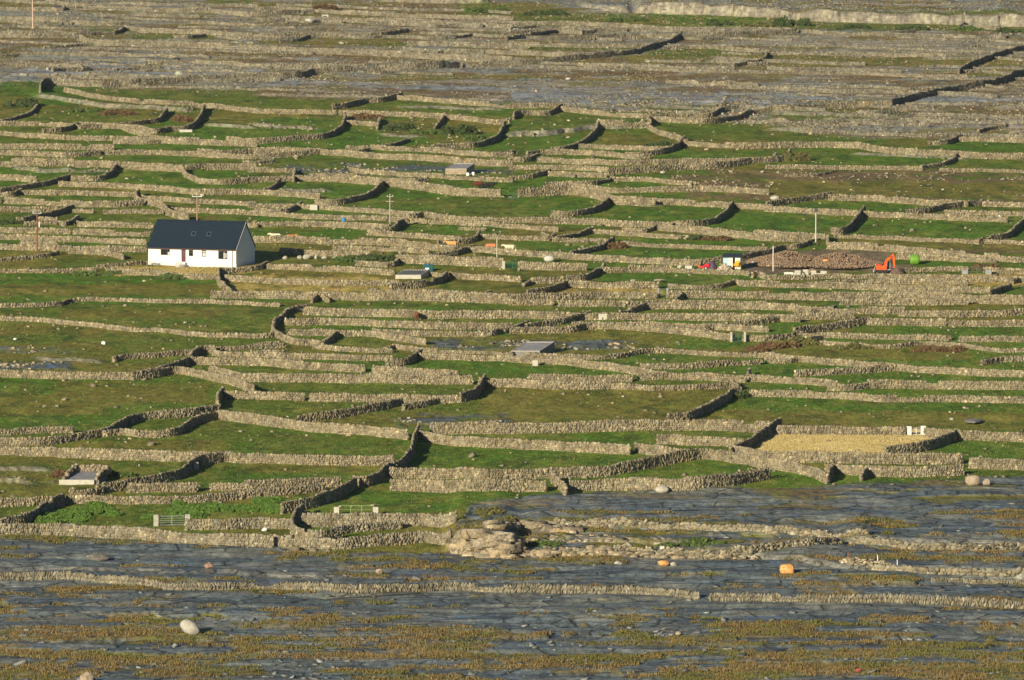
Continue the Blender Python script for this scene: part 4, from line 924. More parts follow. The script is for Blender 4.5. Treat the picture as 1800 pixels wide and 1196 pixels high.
arm(MB(), [(.62, .55), (.62, 1.55), (.86, 2.15), (1.95, 3.1)], [.42, .42, .42, .26], .26).part('boom', M_ORANGE, t)
arm(MB(), [(1.88, 3.25), (2.02, 2.4), (2.14, .85)], [.24, .40, .22], .2, -.72).part('dipper_arm', M_ORANGE, t)
MB().bar((1.0, -.9, 1.9), (1.75, -.9, 2.55), .05).bar((1.2, -.9, 2.75), (1.95, -.9, 2.75), .05).part('hydraulic_ram', M_STEEL, t)
MB().prism([(1.9, .9), (2.35, .9), (2.45, .5), (2.2, .2), (1.8, .35)], -1.0, -.45).part('bucket', M_STEEL, t)
MB().box(-1.35, -1.2, -.8, .8, .15, .5, .03).bar((-1.25, -.75, .4), (-.95, -.75, 1.55), .06).bar((-.9, .5, .35), (-1.25, .5, .35), .06).part('dozer_blade', M_GALV, t)
# green wrapped bale
x, Y, z = at(1608, 465)
bb = MB(); n = 20
prof = [(.60, -.78), (.76, -.72), (.84, -.45), (.86, -.1), (.84, .0), (.86, .1), (.84, .45), (.76, .72), (.60, .78)]
for r_, xx in prof:
    for k in range(n): a_ = 2 * math.pi * k / n; bb.v.append((xx, r_ * math.cos(a_), .80 + r_ * math.sin(a_)))
for i in range(len(prof) - 1):
    for k in range(n): bb.f.append((i * n + k, i * n + (k + 1) % n, (i + 1) * n + (k + 1) % n, (i + 1) * n + k))
bb.f.append(tuple(range(n))); bb.f.append(tuple((len(prof) - 1) * n + k for k in range(n)))
o = bb.thing('wrapped_bale', M_LIME, (x, Y, z), 'round lime green wrapped bale right of the orange excavator', 'bale')
for p_ in o.data.polygons: p_.use_smooth = len(p_.vertices) == 4
# blue shed
x, Y, z = at(1271, 473.5)
t = thing('shed', (x, Y, z), 'small pale blue and cream sheeted shed with a dark roof and open door', 'shed', rotz=-.12)
MB().box(0, .95, 0, .06, 0, 1.95).box(0, .06, .06, 2.2, 0, 1.95).box(.06, 2.9, 2.14, 2.2, 0, 2.3).box(2.84, 2.9, .06, 2.14, 0, 2.1).part('wall', M_BLUE, t)
MB().box(.95, 1.62, -.02, .05, 0, 1.95).part('door', M_CREAM, t)
MB().box(2.0, 2.84, 0, .06, 0, 1.9).part('panel', M_CREAM, t)
MB().add([(-.15, -.2, 1.96), (3.0, -.2, 1.96), (3.0, 2.4, 2.4), (-.15, 2.4, 2.4), (-.15, -.2, 2.06), (3.0, -.2, 2.06), (3.0, 2.4, 2.5), (-.15, 2.4, 2.5)], [(0, 3, 2, 1), (4, 5, 6, 7), (0, 1, 5, 4), (1, 2, 6, 5), (2, 3, 7, 6), (3, 0, 4, 7)]).part('roof', M_NAVY, t)
# yellow mixer
x, Y, z = at(1297, 474.5)
t = thing('cement_mixer', (x, Y, z), 'yellow cement mixer standing in front of the blue shed', 'cement mixer')
d_ = MB().lathe([(.22, -.45), (.42, -.3), (.50, 0), (.44, .25), (.28, .52), (.30, .55)], 16).mesh('drum', M_YEL)
do = link('drum', d_, (0, 0, 1.0), t); do.rotation_euler = (R(50), R(12), 0)
for p_ in d_.polygons: p_.use_smooth = len(p_.vertices) == 4
for sx in (-1, 1): MB().bar((sx * .5, -.3, 0), (sx * .42, 0, 1.0), .04).bar((sx * .5, .35, 0), (sx * .42, 0, 1.0), .04).part('stand', M_YEL, t)
MB().box(-.7, -.5, -.2, .2, .65, 1.05, .04).part('motor', M_YEL, t)
for sx in (-.5, .5):
    w_ = MB().tube([(-.05, 0, 0), (.05, 0, 0)], .2, 12).mesh('wheel', M_BLACK); link('wheel', w_, (sx, .4, .2), t)
# red machine with drawbar
x, Y, z = at(1236, 474.5)
t = thing('farm_machine', (x, Y, z), 'bright red farm machine with a raised drawbar, left of the shed', 'farm machine')
MB().prism([(-.35, .35), (.9, .3), (.95, .95), (.35, 1.0), (.1, .7), (-.3, .65)], -.45, .45).part('body', M_RED, t)
MB().bar((-.3, 0, .35), (-.85, 0, .75), .08).bar((-.85, 0, .75), (-1.1, 0, 1.05), .07).bar((-.85, 0, .75), (-.55, 0, .1), .06).part('drawbar', mat('faded_red', (.75, .12, .08), .5, .1), t)
for sy in (-1, 1):
    w_ = MB().tube([(0, -.08, 0), (0, .08, 0)], .3, 14).mesh('wheel', M_BLACK); link('wheel', w_, (.4, sy * .55, .3), t)
    link('rim', MB().tube([(0, -.085, 0), (0, .085, 0)], .13, 10).mesh('rim', M_SHEETW), (0, 0, 0), list(t.children)[-1])
def heap(px, py, wpx, hm, dep, m, label, name, cat, n=260, lo=.12, hi=.35, attr=True, seed=1):
    x, Y, z = at(px, py); w_ = wpx / ppm(Y); rg = np.random.default_rng(seed)
    r_ = np.sqrt(rg.random(n)); a_ = rg.random(n) * 6.283
    hx, hy = r_ * np.cos(a_) * w_ / 2, r_ * np.sin(a_) * dep / 2
    hz = hm * (1 - r_ ** 1.4) * rg.uniform(.75, 1.05, n) * (1 if hm < 1.5 else 1) * (.55 + .9 * fbm(hx / 2.5 + seed, hy / 2.5, 3, 2) if hm > 1.5 else 1)
    v, f = stones(hx, hy, hz * .9, rg.uniform(lo, hi, n), rg.uniform(lo, hi, n), rg.uniform(lo, hi, n), rg.random(n) * 3, rg.normal(0, .5, n), rg.normal(0, .4, n), rg)
    # solid core
    k = 14; cv = []; 
    for i, (q_, hz_) in enumerate(((1, -.2), (.8, hm * (.25 if hm < 1.5 else .1)), (.5, hm * (.6 if hm < 1.5 else .3)), (.1, hm * (.85 if hm < 1.5 else .5)))):
        for j in range(k): cv.append((q_ * w_ / 2 * math.cos(j * 6.283 / k), q_ * dep / 2 * math.sin(j * 6.283 / k), hz_))
    cf = [[i * k + j, i * k + (j + 1) % k, (i + 1) * k + (j + 1) % k, (i + 1) * k + j] for i in range(3) for j in range(k)]
    v2 = np.vstack([v, np.array(cv)]); f2 = np.vstack([f, np.array(cf) + len(v)])
    vc = np.vstack([stone_cols(n, rg, .5, .12 if hm > 1.5 else .28), np.tile([.9, .88, .85, 1], (len(cv), 1))])
    return link(name, mesh_np(name, v2, f2, m, False, dict(Col=vc)), (x, Y, z), label=label, cat=cat, kind='thing')
M_RUB = mat('pale_rubble', (.42, .38, .31), .9, .2, 3, attr='Col')
M_SOIL = mat('turned_soil', (.25, .19, .135), .95, .3, 1.2, .4, attr='Col')
M_DSOIL = mat('dark_gravel', (.17, .125, .10), .95, .2, 2, .3, attr='Col')
heap(1274, 475, 26, 1.15, 3, M_RUB, 'pale heap of loose stones in front of the blue shed', 'stone_heap', 'stone heap', seed=2)
heap(1577, 481, 26, 1.15, 4, M_DSOIL, 'smooth brown gravel cone at the bucket of the orange excavator', 'gravel_heap', 'gravel heap', 500, .06, .16, seed=3)
heap(1385, 461, 150, 1.6, 24, M_SOIL, 'broad brown spoil heap, left and largest part behind the concrete blocks', 'spoil_heap', 'spoil heap', 4500, .08, .28, seed=4)
heap(1478, 463, 150, 1.55, 22, M_SOIL, 'lower brown spoil heap just left of the orange excavator', 'spoil_heap', 'spoil heap', 4500, .08, .28, seed=5)
x, Y, z = at(1252, 474.5)
MB().lathe([(.9, -.1), (.85, .35), (.6, .9), (.35, 1.35), (.1, 1.45)], 9).thing('covered_pile', M_PURP, (x, Y, z), 'dark purple sheet thrown over a pile between red machine and shed', 'covered pile')
slabthing('feed_block', 1211, 474.5, 1.25, .72, .8, M_CONCW, 'squat white block left of the red farm machine', 'block', 0, .12)
rb = random.Random(4)
for k, (px, w_, h_) in enumerate(((1386, 1.5, .55), (1396, .9, .5), (1402, 1.0, .85), (1409, .8, .45), (1416, .95, 1.0), (1419.5, .4, .9), (1430, .9, .85), (1438, 1.1, .4), (1447.5, 1.1, .75))):
    x, Y, z = at(px, 484.5)
    lab = ['long low', 'small', 'square', 'low broken', 'tallest', 'thin upright', 'second tallest', 'flat trailing', 'separate right-hand'][k] + ' stack of pale concrete blocks at the foot of the spoil heap'
    t = thing('block_stack', (x, Y, z), lab, 'block stack', 'stacks of concrete blocks at the spoil heap')
    rows_ = max(1, int(h_ / .23))
    for r_ in range(rows_): MB().box(-w_ / 2 + rb.uniform(0, .08), w_ / 2 - rb.uniform(0, .08), -.4, .4, r_ * h_ / rows_ + .004, (r_ + 1) * h_ / rows_ - .004, .015).part('block_row', M_CONCW if k != 0 else M_CREAM, t)
heap(1428, 480, 22, .9, 2, M_SOIL, 'small brown mound of earth between two block stacks', 'earth_mound', 'earth mound', 160, .1, .25, seed=8)

# ------------------------------------------------------------------ boulders
def boulder(px, py, wpx, hpx, m, label, sq=1.0, lean=0, seed=0, dep=.8, jag=.26, grp=None, cat='boulder'):
    x, Y, z = at(px, py); s_ = ppm(Y); w_, h_ = wpx / s_, hpx / s_
    bm = bmesh.new(); bmesh.ops.create_icosphere(bm, subdivisions=3, radius=1)
    rg = random.Random(seed); o_ = [Vector((rg.uniform(-1, 1), rg.uniform(-1, 1), rg.uniform(-1, 1))).normalized() for _ in range(9)]
    for v in bm.verts:
        d = v.co.normalized(); r_ = 1.0
        for q in o_:
            r_ = min(r_, (1 - jag) / max(.35, d.dot(q)) if d.dot(q) > .5 else 9)
        r_ = min(r_, 1.0) * (1 + .05 * math.sin(d.x * 5 + seed) * math.cos(d.y * 4 - seed))
        p = d * r_
        if sq < 1: p = Vector([math.copysign(abs(c) ** sq, c) * (.86 if i_ < 2 else .9) for i_, c in enumerate(p)])
        v.co = Vector((p.x * w_ / 2 + p.z * lean, p.y * w_ * dep / 2, (p.z * .56 + .44) * h_))
    me = bpy.data.meshes.new('boulder'); bm.to_mesh(me); bm.free(); me.materials.append(m)
    for p_ in me.polygons: p_.use_smooth = jag < .1
    return link('boulder', me, (x, Y, z), label=label, cat=cat, group=grp, kind='thing', rotz=0)
boulder(334, 1115, 33, 26, M_BOULD, 'egg-shaped pale boulder on the bare pavement, lower left', lean=-.45, seed=1, jag=.03)
boulder(152, 1203, 27, 22, M_TANB, 'grey tan boulder cut by the bottom edge, lower left', seed=2)
boulder(1164.5, 866.5, 25, 13, M_BOULD, 'smooth low white boulder at the edge of the pavement, centre right', seed=3, jag=.03)
boulder(1710, 853, 31, 19, M_TANB, 'biggest tan boulder on the pavement below the straw field', sq=.7, seed=4, jag=.12)
boulder(1734, 853.5, 16, 13, mat('tan_painted_shade', (.30, .25, .18), .9, .2), 'smaller tan boulder touching the right of the biggest one', sq=.7, seed=5)  # darker copy of the tan boulder colour, with its shade painted in
boulder(1384, 1008, 31, 18, M_ORR, 'square bright orange rock alone on the pavement, lower right', sq=.55, seed=6, jag=.2)
boulder(1166, 995, 22, 11, M_ORR, 'flat orange rock below the rough wall, left of the square one', seed=7, jag=.2)
boulder(1184, 995, 14, 7, M_BOULD, 'small whitish stone touching the flat orange rock', seed=8)
boulder(1087, 993, 15, 7, M_BOULD, 'small cream stone in grass left of the flat orange rock', seed=9)
boulder(367.5, 1000, 17, 11, mat('reddish_rock', (.30, .19, .14), .9, .2), 'small reddish rock on the smooth pavement, lower left', seed=10)
boulder(666, 1010, 15, 12, M_TANB, 'small pointed grey stone standing on the pavement above the slab wall', seed=11, jag=.3)
boulder(172, 986, 44, 13, mat('dark_limestone', (.16, .15, .13), .9, .3, 2, .5), 'rough grey rock mass on the pavement, left', seed=12, jag=.3, dep=.6)
boulder(1509, 1182, 13, 8, mat('red_block', (.33, .08, .05), .8, .2), 'small dark red block near the bottom edge, lower right', seed=13, jag=.35)
boulder(1192, 1117, 12, 7, M_TANB, 'small tan stone on tufted pavement, lower right of centre', seed=14)
boulder(316, 136, 16, 12, mat('greenish_boulder', (.33, .35, .27), .9, .15), 'pale greenish boulder on far bare rock, upper left', seed=15)
boulder(308, 109, 14, 8, M_STEEL, 'dark shaded boulder above the pale greenish one', seed=16, jag=.3)  # shade of this boulder is put into its colour by the dark steel material
boulder(84, 124, 6, 6, M_BOULD, 'tiny pale stone on the far rock belt, left', seed=17)
boulder(999, 142, 12, 6, M_BOULD, 'small pale stone on the far rock, right of centre', seed=18)
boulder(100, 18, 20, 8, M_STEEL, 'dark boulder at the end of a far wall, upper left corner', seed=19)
boulder(830, 270, 9, 7, M_BOULD, 'small white pointed stone at a wall, upper middle', seed=20)
boulder(182, 606, 8, 6, M_SHEETW, 'small white stone in the rough left field', seed=21)
boulder(27, 598, 7, 4, M_SHEETW, 'tiny white stone near the left edge of the rough field', seed=22)
boulder(1673, 739, 9, 5, M_BOULD, 'small pale stone in the green field above the straw field', seed=23)
boulder(1712, 743, 36, 7, mat('field_rock', (.2, .2, .18), .9, .2), 'flat grey outcrop stone in the green field above the straw field', seed=24, dep=2)
boulder(465, 934, 11, 6, M_SHEETW, 'white bag-like stone in the little field left of the rounded wall corner', seed=25)
boulder(965.5, 460, 19, 11, mat('pale_dome', (.50, .49, .43), .9, .15), 'pale dome-shaped stone behind the wall, centre right', seed=26, jag=.02)
boulder(1362, 352, 17, 9, M_BOULD, 'pale grey boulder at the dark wall end, right of the emerald fields', seed=27)
boulder(1757, 386, 9, 8, M_SHEETW, 'white pointed stone on the cream ledge, right edge', seed=28)
boulder(1113, 497, 12, 6, M_CONCW, 'low white slab on the wall crest left of the narrow gate', seed=29, jag=.3)
boulder(1160, 495, 22, 5, M_TANB, 'long cream slab on the wall crest above the narrow gate', seed=30, jag=.3)
boulder(1195, 474, 9, 9, M_BOULD, 'small pale stone left of the squat white block', seed=31)
boulder(1323, 465, 6, 6, M_BOULD, 'pale stone on the bare ground right of the yellow mixer', seed=32)
boulder(1453, 470, 13, 6, M_ORR, 'pale orange slab lying on the spoil heap', seed=33, jag=.3).location.z += .9
for k, (px, w_, h_) in enumerate(((501, 9, 6), (527, 9, 7), (539, 14, 9), (555, 5, 7), (570, 10, 6), (588, 12, 5))):
    boulder(px, 456, w_, h_, M_BOULD, ['first', 'second', 'third and largest', 'fourth and narrowest', 'fifth', 'last'][k] + ' white rock from the left in the row right of the house', seed=40 + k, jag=.2, grp='white rocks in a row right of the house')
for k, (px, py, w_) in enumerate(((195, 20, 10), (275, 21, 8), (545, 41, 24), (672, 17, 10), (600, 78, 10), (1140, 110, 8), (1700, 198, 5), (1366, 78, 5), (1165, 305, 10), (1285, 303, 8), (1340, 304, 9))):
    boulder(px, py, w_, w_ * .45, M_BOULD, f'pale loose boulder on the far ground, {round(px / 18)}% across and {round(py / 11.96, 1)}% down', seed=60 + k, grp='pale loose boulders far back')
# posts
def post(px, py, hpx, r, m, label):
    x, Y, z = at(px, py); H = hpx / ppm(Y)
    return MB().tube([(0, 0, -.2), (.02, 0, H * .5), (0, 0, H)], [r, r * .95, r * .8], 7).thing('post', m, (x, Y, z), label, 'post')
post(1491, 990, 19, .13, M_RWOOD, 'rusty brown post beside the low slab wall, lower right')
post(1542.5, 994, 18, .055, M_SHEETW, 'thin white post in a pale base, lower right')
post(1577, 995, 10, .05, M_SHEETW, 'shorter thin white post right of the other one')
slabthing('footing_block', 1543, 996.5, 1.3, .18, .5, M_CONCW, 'pale block at the foot of the thin white post', 'post base')
post(133, 15, 9, .12, M_WOOD, 'short grey post in the far upper left')
post(125, 446, 9, .08, M_STEEL, 'short dark post on the wall left of the house')
post(1189, 206, 12, .06, M_SHEETW, 'thin white post on the far wall, upper right of centre')
post(69, 400, 10, .09, M_SHEETW, 'white stake against a dark wall behind the rusty brown pole')

# ------------------------------------------------------------------ cattle: one continuous remeshed body each
def cow_mesh(name, graze):
    b = MB()
    b.tube([(-.82, 0, 1.02), (-.72, 0, 1.02), (-.45, 0, .98), (0, 0, .93), (.40, 0, .97), (.66, 0, 1.02), (.80, 0, 1.05)], [.16, .29, .35, .38, .36, .30, .18], 14, .82)
    if graze: hd = [(.62, 0, 1.06), (.92, 0, .92), (1.12, 0, .66), (1.22, 0, .46), (1.34, 0, .20)]
    else: hd = [(.62, 0, 1.08), (.88, 0, 1.18), (1.08, 0, 1.28), (1.22, 0, 1.26), (1.46, 0, 1.10)]
    b.tube(hd, [.27, .19, .15, .145, .09], 10, .8)
    for sy in (-1, 1):
        b.tube([(.52, sy * .17, .95), (.55, sy * .19, .58), (.53, sy * .19, .40), (.56, sy * .19, .06), (.58, sy * .19, .0)], [.15, .09, .06, .05, .06], 8)
        b.tube([(-.62, sy * .18, 1.0), (-.52, sy * .20, .68), (-.70, sy * .20, .42), (-.64, sy * .20, .06), (-.62, sy * .20, .0)], [.20, .13, .06, .05, .06], 8)
        e = Vector(hd[3]); b.tube([e + Vector((-.02, sy * .1, .06)), e + Vector((-.06, sy * .25, .07))], [.05, .03], 6)
    b.tube([(-.86, 0, 1.18), (-.96, 0, .95), (-.95, 0, .5)], [.05, .035, .05], 6)
    b.tube([(-.45, 0, .66), (-.25, 0, .64)], [.11, .1], 8)
    me = b.mesh(name, M_BLACK)
    o = bpy.data.objects.new('tmp', me); COL.objects.link(o)
    m_ = o.modifiers.new('r', 'REMESH'); m_.mode = 'VOXEL'; m_.voxel_size = .035; m_.use_smooth_shade = True
    s2 = o.modifiers.new('s', 'SMOOTH'); s2.iterations = 3; s2.factor = .5
    dg = bpy.context.evaluated_depsgraph_get(); me2 = bpy.data.meshes.new_from_object(o.evaluated_get(dg)); bpy.data.objects.remove(o)
    me2.name = 'cow'; return me2
CG, CS = cow_mesh('cow_grazing', True), cow_mesh('cow_standing', False)
COATS = dict(brown=(.16, .065, .035), cream=(.72, .60, .42), orange=(.55, .22, .07), red=(.11, .022, .012), black=(.012, .012, .013), rust=(.50, .19, .09), tan=(.60, .33, .12))
for px, py, k, coat, rz, lab in ((732, 562.5, 0, 'brown', 100, 'lone brown cow seen from behind, its shadow on the grass to the right'),
        (485, 424, 1, 'cream', 176, 'cream cow behind the wall just right of the house roof'), (511, 426, 1, 'orange', 10, 'orange-brown cow low behind the wall, right of the cream one by the house'),
        (794.5, 437.5, 1, 'tan', 185, 'golden tan cow under the dark wall, left of the plain pale pole'), (864, 442, 0, 'rust', 178, 'rust brown cow directly left of the plain pale pole'),
        (896, 444, 1, 'cream', 183, 'cream cow in the strip right of the plain pale pole'), (841, 332, 0, 'red', 184, 'dark red cow, left of the three dark cattle in the upper middle'),
        (852, 336, 0, 'black', 178, 'black cow, middle of the three dark cattle in the upper middle'), (861.5, 334, 1, 'black', -8, 'black-brown cow, right of the three dark cattle in the upper middle'),
        (1437, 606, 0, 'black', 176, 'solid black cow behind the low wall, right of centre'), (1401, 601, 1, 'black', 40, 'small black and white calf by the wall gap left of the solid black cow')):
    me = (CG if k == 0 else CS).copy(); me.materials.clear(); me.materials.append(mat('hide_' + coat, COATS[coat], .8, .15, 2))
    x, Y, z = at(px, py)
    o = link('cow', me, (x, Y, z), rotz=R(rz), label=lab, cat='cow', group='cattle in the fields', kind='thing')
    if 'calf' in lab: o.scale = (.75,) * 3

# ------------------------------------------------------------------ rocky outcrop at the end of the terrace
def rockpile(px0, px1, line, n, zmax, dback, lo, hi, label, seed, name='rock_outcrop'):
    rg = np.random.default_rng(seed); pxs = rg.uniform(px0, px1, n); pys = np.interp(pxs, [l[0] for l in line], [l[1] for l in line])
    x, Y = unproj(pxs, pys, ground); z0 = float(ground(x, Y).min())
    fr = rg.random(n); zz = ground(x, Y) + fr * zmax * np.interp(pxs, [px0, px0 + 12, px1 - 12, px1], [.5, 1, 1, .6]); Y = Y + fr * dback - .1
    cx, cy = x.mean(), Y.mean()
    v, f = stones(x - cx, Y - cy, zz - z0, rg.uniform(lo, hi, n), rg.uniform(lo, hi, n) * .8, rg.uniform(lo, hi, n) * .36, rg.normal(0, .35, n), rg.normal(0, .07, n), rg.normal(-.05, .1, n), rg, .4)
    return link(name, mesh_np(name, v, f, M_ROCK, False, dict(Col=stone_cols(n, rg, .4, .30))), (cx, cy, z0), label=label, cat='rock outcrop', kind='thing')
rockpile(806, 902, [(800, 970), (850, 979), (905, 981)], 95, 2.6, 1.6, 1.1, 2.8, 'craggy cream limestone outcrop where the pavement terrace ends', 31)
rockpile(893, 1075, [(893, 977), (960, 978), (1075, 975)], 90, .8, .8, .6, 1.9, 'broken grey ledge running right from the craggy outcrop', 32)
rockpile(860, 1010, [(860, 928), (930, 930), (1010, 938)], 110, .4, 2.0, .8, 2.4, 'pale weathered ledges on top of the craggy outcrop', 33)
rockpile(1075, 1330, [(1075, 977), (1150, 980), (1330, 983)], 110, .5, .8, .4, 1.3, 'low broken tan ledge under the rough wall, ending by the orange rocks', 37)
rockpile(930, 1190, [(930, 952), (1050, 950), (1190, 958)], 120, .35, 3, .4, 1.2, 'low cream ledges in grass below the rough slab wall', 34)
rockpile(1480, 1566, [(1480, 991), (1566, 998)], 90, .75, .4, .3, .8, 'low bank of tan stones beside the rusty brown post', 35)
rockpile(590, 615, [(590, 762), (615, 766)], 26, .35, .5, .3, .8, 'cream stones spilling from the foot of a sunlit wall, left of centre', 36)

# ------------------------------------------------------------------ leaves, tufts, loose stones
def blades(cx, cy, cz, n_each, h, r, colr, rg, wide=.05, up=.9):
    n = len(cx); N = n * n_each
    x = np.repeat(cx, n_each); y_ = np.repeat(cy, n_each); z_ = np.repeat(cz, n_each); hh_ = np.repeat(h, n_each) * rg.uniform(.5, 1.1, N); rr = np.repeat(r, n_each)
    a = rg.random(N) * 6.283; q = np.sqrt(rg.random(N)) * rr
    bx, by = x + np.cos(a) * q, y_ + np.sin(a) * q
    ln = rg.uniform(-.5, .5, (N, 2)) * hh_[:, None] * (1.2 - up) * 2
    wa = rg.random(N) * 3.14; wx_, wy_ = np.cos(wa) * wide, np.sin(wa) * wide
    z_ = z_ - .04
    v = np.stack([np.stack([bx - wx_, by - wy_, z_], -1), np.stack([bx + wx_, by + wy_, z_], -1), np.stack([bx + ln[:, 0], by + ln[:, 1], z_ + hh_], -1)], 1)
    f = np.arange(N * 3).reshape(-1, 3)
    c = np.repeat(colr, n_each, 0) * rg.uniform(.82, 1.18, (N, 1))
    c = np.repeat(np.concatenate([c, np.ones((N, 1))], 1), 3, 0)
    return v.reshape(-1, 3), f, c
def leafblob(px, py, w_, h_, dep, base_c, label, name='bush', n=None, cat='bush', leaf=.16, seed=0):
    x, Y, z = at(px, py); rg = np.random.default_rng(seed + int(px * 7 + py))
    n = n or int(260 * w_ * h_ / 4 + 200)
    k = max(4, int(w_ * 1.2)); lx = rg.uniform(-.42, .42, k) * w_; ly = rg.uniform(-.4, .4, k) * dep; lr = rg.uniform(.5, 1.0, k)
    i = rg.integers(0, k, n); a = rg.random(n) * 6.283; e = np.arccos(rg.uniform(-.2, 1, n)); rr = rg.uniform(.75, 1.05, n) * lr[i]
    hx = min(w_ * .3, 1.6)
    vx = lx[i] + np.cos(a) * np.sin(e) * rr * hx; vy = ly[i] + np.sin(a) * np.sin(e) * rr * hx; vz = np.cos(e) * rr * h_ * (1 - .4 * (np.abs(lx[i]) / w_ * 2) ** 2)
    gz = ground(x + vx, Y + vy) - z
    s_ = leaf * rg.uniform(.6, 1.4, n)
    q = rg.normal(0, 1, (n, 4, 3)) * .25 + np.array([[-1, -1, 0], [1, -1, 0], [1, 1, 0], [-1, 1, 0]])[None]
    ax = rg.random(n) * 6.283; tl = rg.normal(0, .7, n)
    X = q[..., 0] * np.cos(ax)[:, None] - q[..., 1] * np.sin(ax)[:, None]; Z = q[..., 1] * np.cos(tl)[:, None] + q[..., 0] * .4
    Yq = q[..., 1] * np.sin(tl)[:, None]
    v = np.stack([vx[:, None] + X * s_[:, None], vy[:, None] + Yq * s_[:, None], (gz + np.maximum(vz, .02))[:, None] + Z * s_[:, None]], -1)
    c = np.array(base_c)[None] * rg.uniform(.6, 1.35, (n, 1)) * (1 + rg.normal(0, .06, (n, 3)))
    c = np.repeat(np.concatenate([c, np.ones((n, 1))], 1), 4, 0)
    t = link(name, mesh_np(name, v.reshape(-1, 3), np.arange(n * 4).reshape(-1, 4), M_LEAF, False, dict(Col=c)), (x, Y, z), label=label, cat=cat, kind='thing', group='bushes and bracken' )
    return t
DG, MG, BR, OL, BG = (.055, .085, .028), (.08, .125, .032), (.13, .085, .04), (.12, .12, .04), (.13, .27, .035)
BUSH = '''40,187,8,2,5,DG,spreading dark bush at the far left edge|205,203,7,1.5,4,BR,reddish brown scrub in the far left fields|318,213,7,1.4,4,BR,brown scrub between two curving walls, far left|150,197,8,1.0,4,MG,low green scrub under the cream ledges, far left
645,208,6,1.1,3,BR,small brown mound of scrub, upper middle|700,228,9,1.5,5,DG,dark scrub left of centre in the upper fields|745,235,8,1.2,5,MG,green scrub beside the slanting short wall|805,236,8,2.2,6,DG,highest dark thicket, upper middle|838,247,8,1.5,5,MG,green slope of scrub below the thicket|742,264,6,1.2,3,OL,olive scrub at the foot of the thicket
1402,283,5,2.2,4,OL,rounded olive bush at a wall end, upper right|1265,45,5,2.4,4,DG,deep green bush under the far cliff|1395,46,10,2.7,5,DG,largest dark bush under the far cliff|850,22,9,1.6,4,MG,green scrub at the top edge, centre|960,27,11,1.5,4,DG,dark scrub left of the far cliff|1100,38,11,1.4,4,MG,long green scrub left of the far cliff foot
1330,48,9,1.2,3,OL,olive scrub between two dark bushes, far right|1500,51,9,1.3,3,DG,first dark scrub right of the largest far bush|1600,53,10,1.3,3,DG,second dark scrub along the far cliff foot|1700,54,9,1.2,3,MG,third green scrub along the far cliff foot|1775,57,8,1.2,3,DG,last dark scrub along the far cliff foot|1170,260,8,1.4,4,DG,dark bush in the corner of a far field
570,17,7,1.5,3,BR,red-brown bush in the far top left of centre|655,458,9,1.3,3,DG,dark bramble patch right of the row of white rocks|618,460,6,.9,3,MG,green bramble patch behind the row of white rocks|1225,421,5,1.0,2,DG,dark little bush on a wall, right of centre|1257,423,5,.9,2,BR,brown little bush on a wall, right of centre|1078,437,5,1.2,3,BR,brown peaked scrub at a wall corner
1737,477,5,1.6,3,BR,round brown bush right of the green bale|1412,605,7,1.2,3,OL,olive bramble by the black and white calf|1368,612,6,1.1,3,BR,brown bramble below the small green gate|1330,618,5,.9,3,BR,brown bramble between two walls, right of centre|1645,617,8,.9,3,BR,russet bramble along a low wall at the right|1500,613,7,.8,3,OL,olive bramble along the low wall at the right
170,484,7,.9,2,MG,green scrub on the wall left of the straw garden|300,490,7,.9,2,MG,green scrub below the wall of the straw garden|18,393,5,.9,3,DG,dark bush at the left edge above the rusty pole|1302,700,2.5,1.2,2,DG,dark bush at the top of the black slanting wall|110,838,4,1.0,2,BR,brown scrub at the left of the concrete basin|205,838,4,1.0,2,MG,green scrub at the right of the concrete basin
884,974,1.8,1.6,1,BG,bright yellow-green ivy on the craggy outcrop|862,903,4,.4,3,OL,olive tussock on top of the craggy outcrop|905,915,4,.35,3,OL,low olive tussock behind the craggy outcrop|828,930,2.5,.4,2,OL,olive turf on the left shoulder of the craggy outcrop|843,945,2.5,.3,2,BR,brown turf halfway down the craggy outcrop|960,958,7,.5,3,MG,green turf between the ledges right of the craggy outcrop|1220,960,9,.6,3,MG,long green turf patch below the rough slab wall'''
for ln in BUSH.replace('\n', '|').split('|'):
    q = ln.split(',', 6); leafblob(float(q[0]), float(q[1]), float(q[2]), float(q[3]), float(q[4]), globals()[q[5]], q[6])
for k, (px, py, w_, h_, d_, lab) in enumerate(((98, 918, 9, .8, 14, 'bright green bracken patch beside the dark slanting wall, lower left'), (165, 900, 9, .8, 10, 'bright green bracken above it, against the sunlit wall, lower left'), (305, 905, 7, .9, 9, 'bright bracken clump directly behind the silver gate'),
        (345, 895, 8, .9, 9, 'bright bracken rising right of the silver gate'), (490, 886, 9, .7, 8, 'bright bracken left of the black slanting wall'), (440, 897, 10, .6, 5, 'lower strip of bright bracken above the wall, left of centre'))):
    leafblob(px, py, w_, h_, d_, (.085, .165, .026), lab, 'bracken', int(1500 * w_ / 3), 'bracken', .12, k)

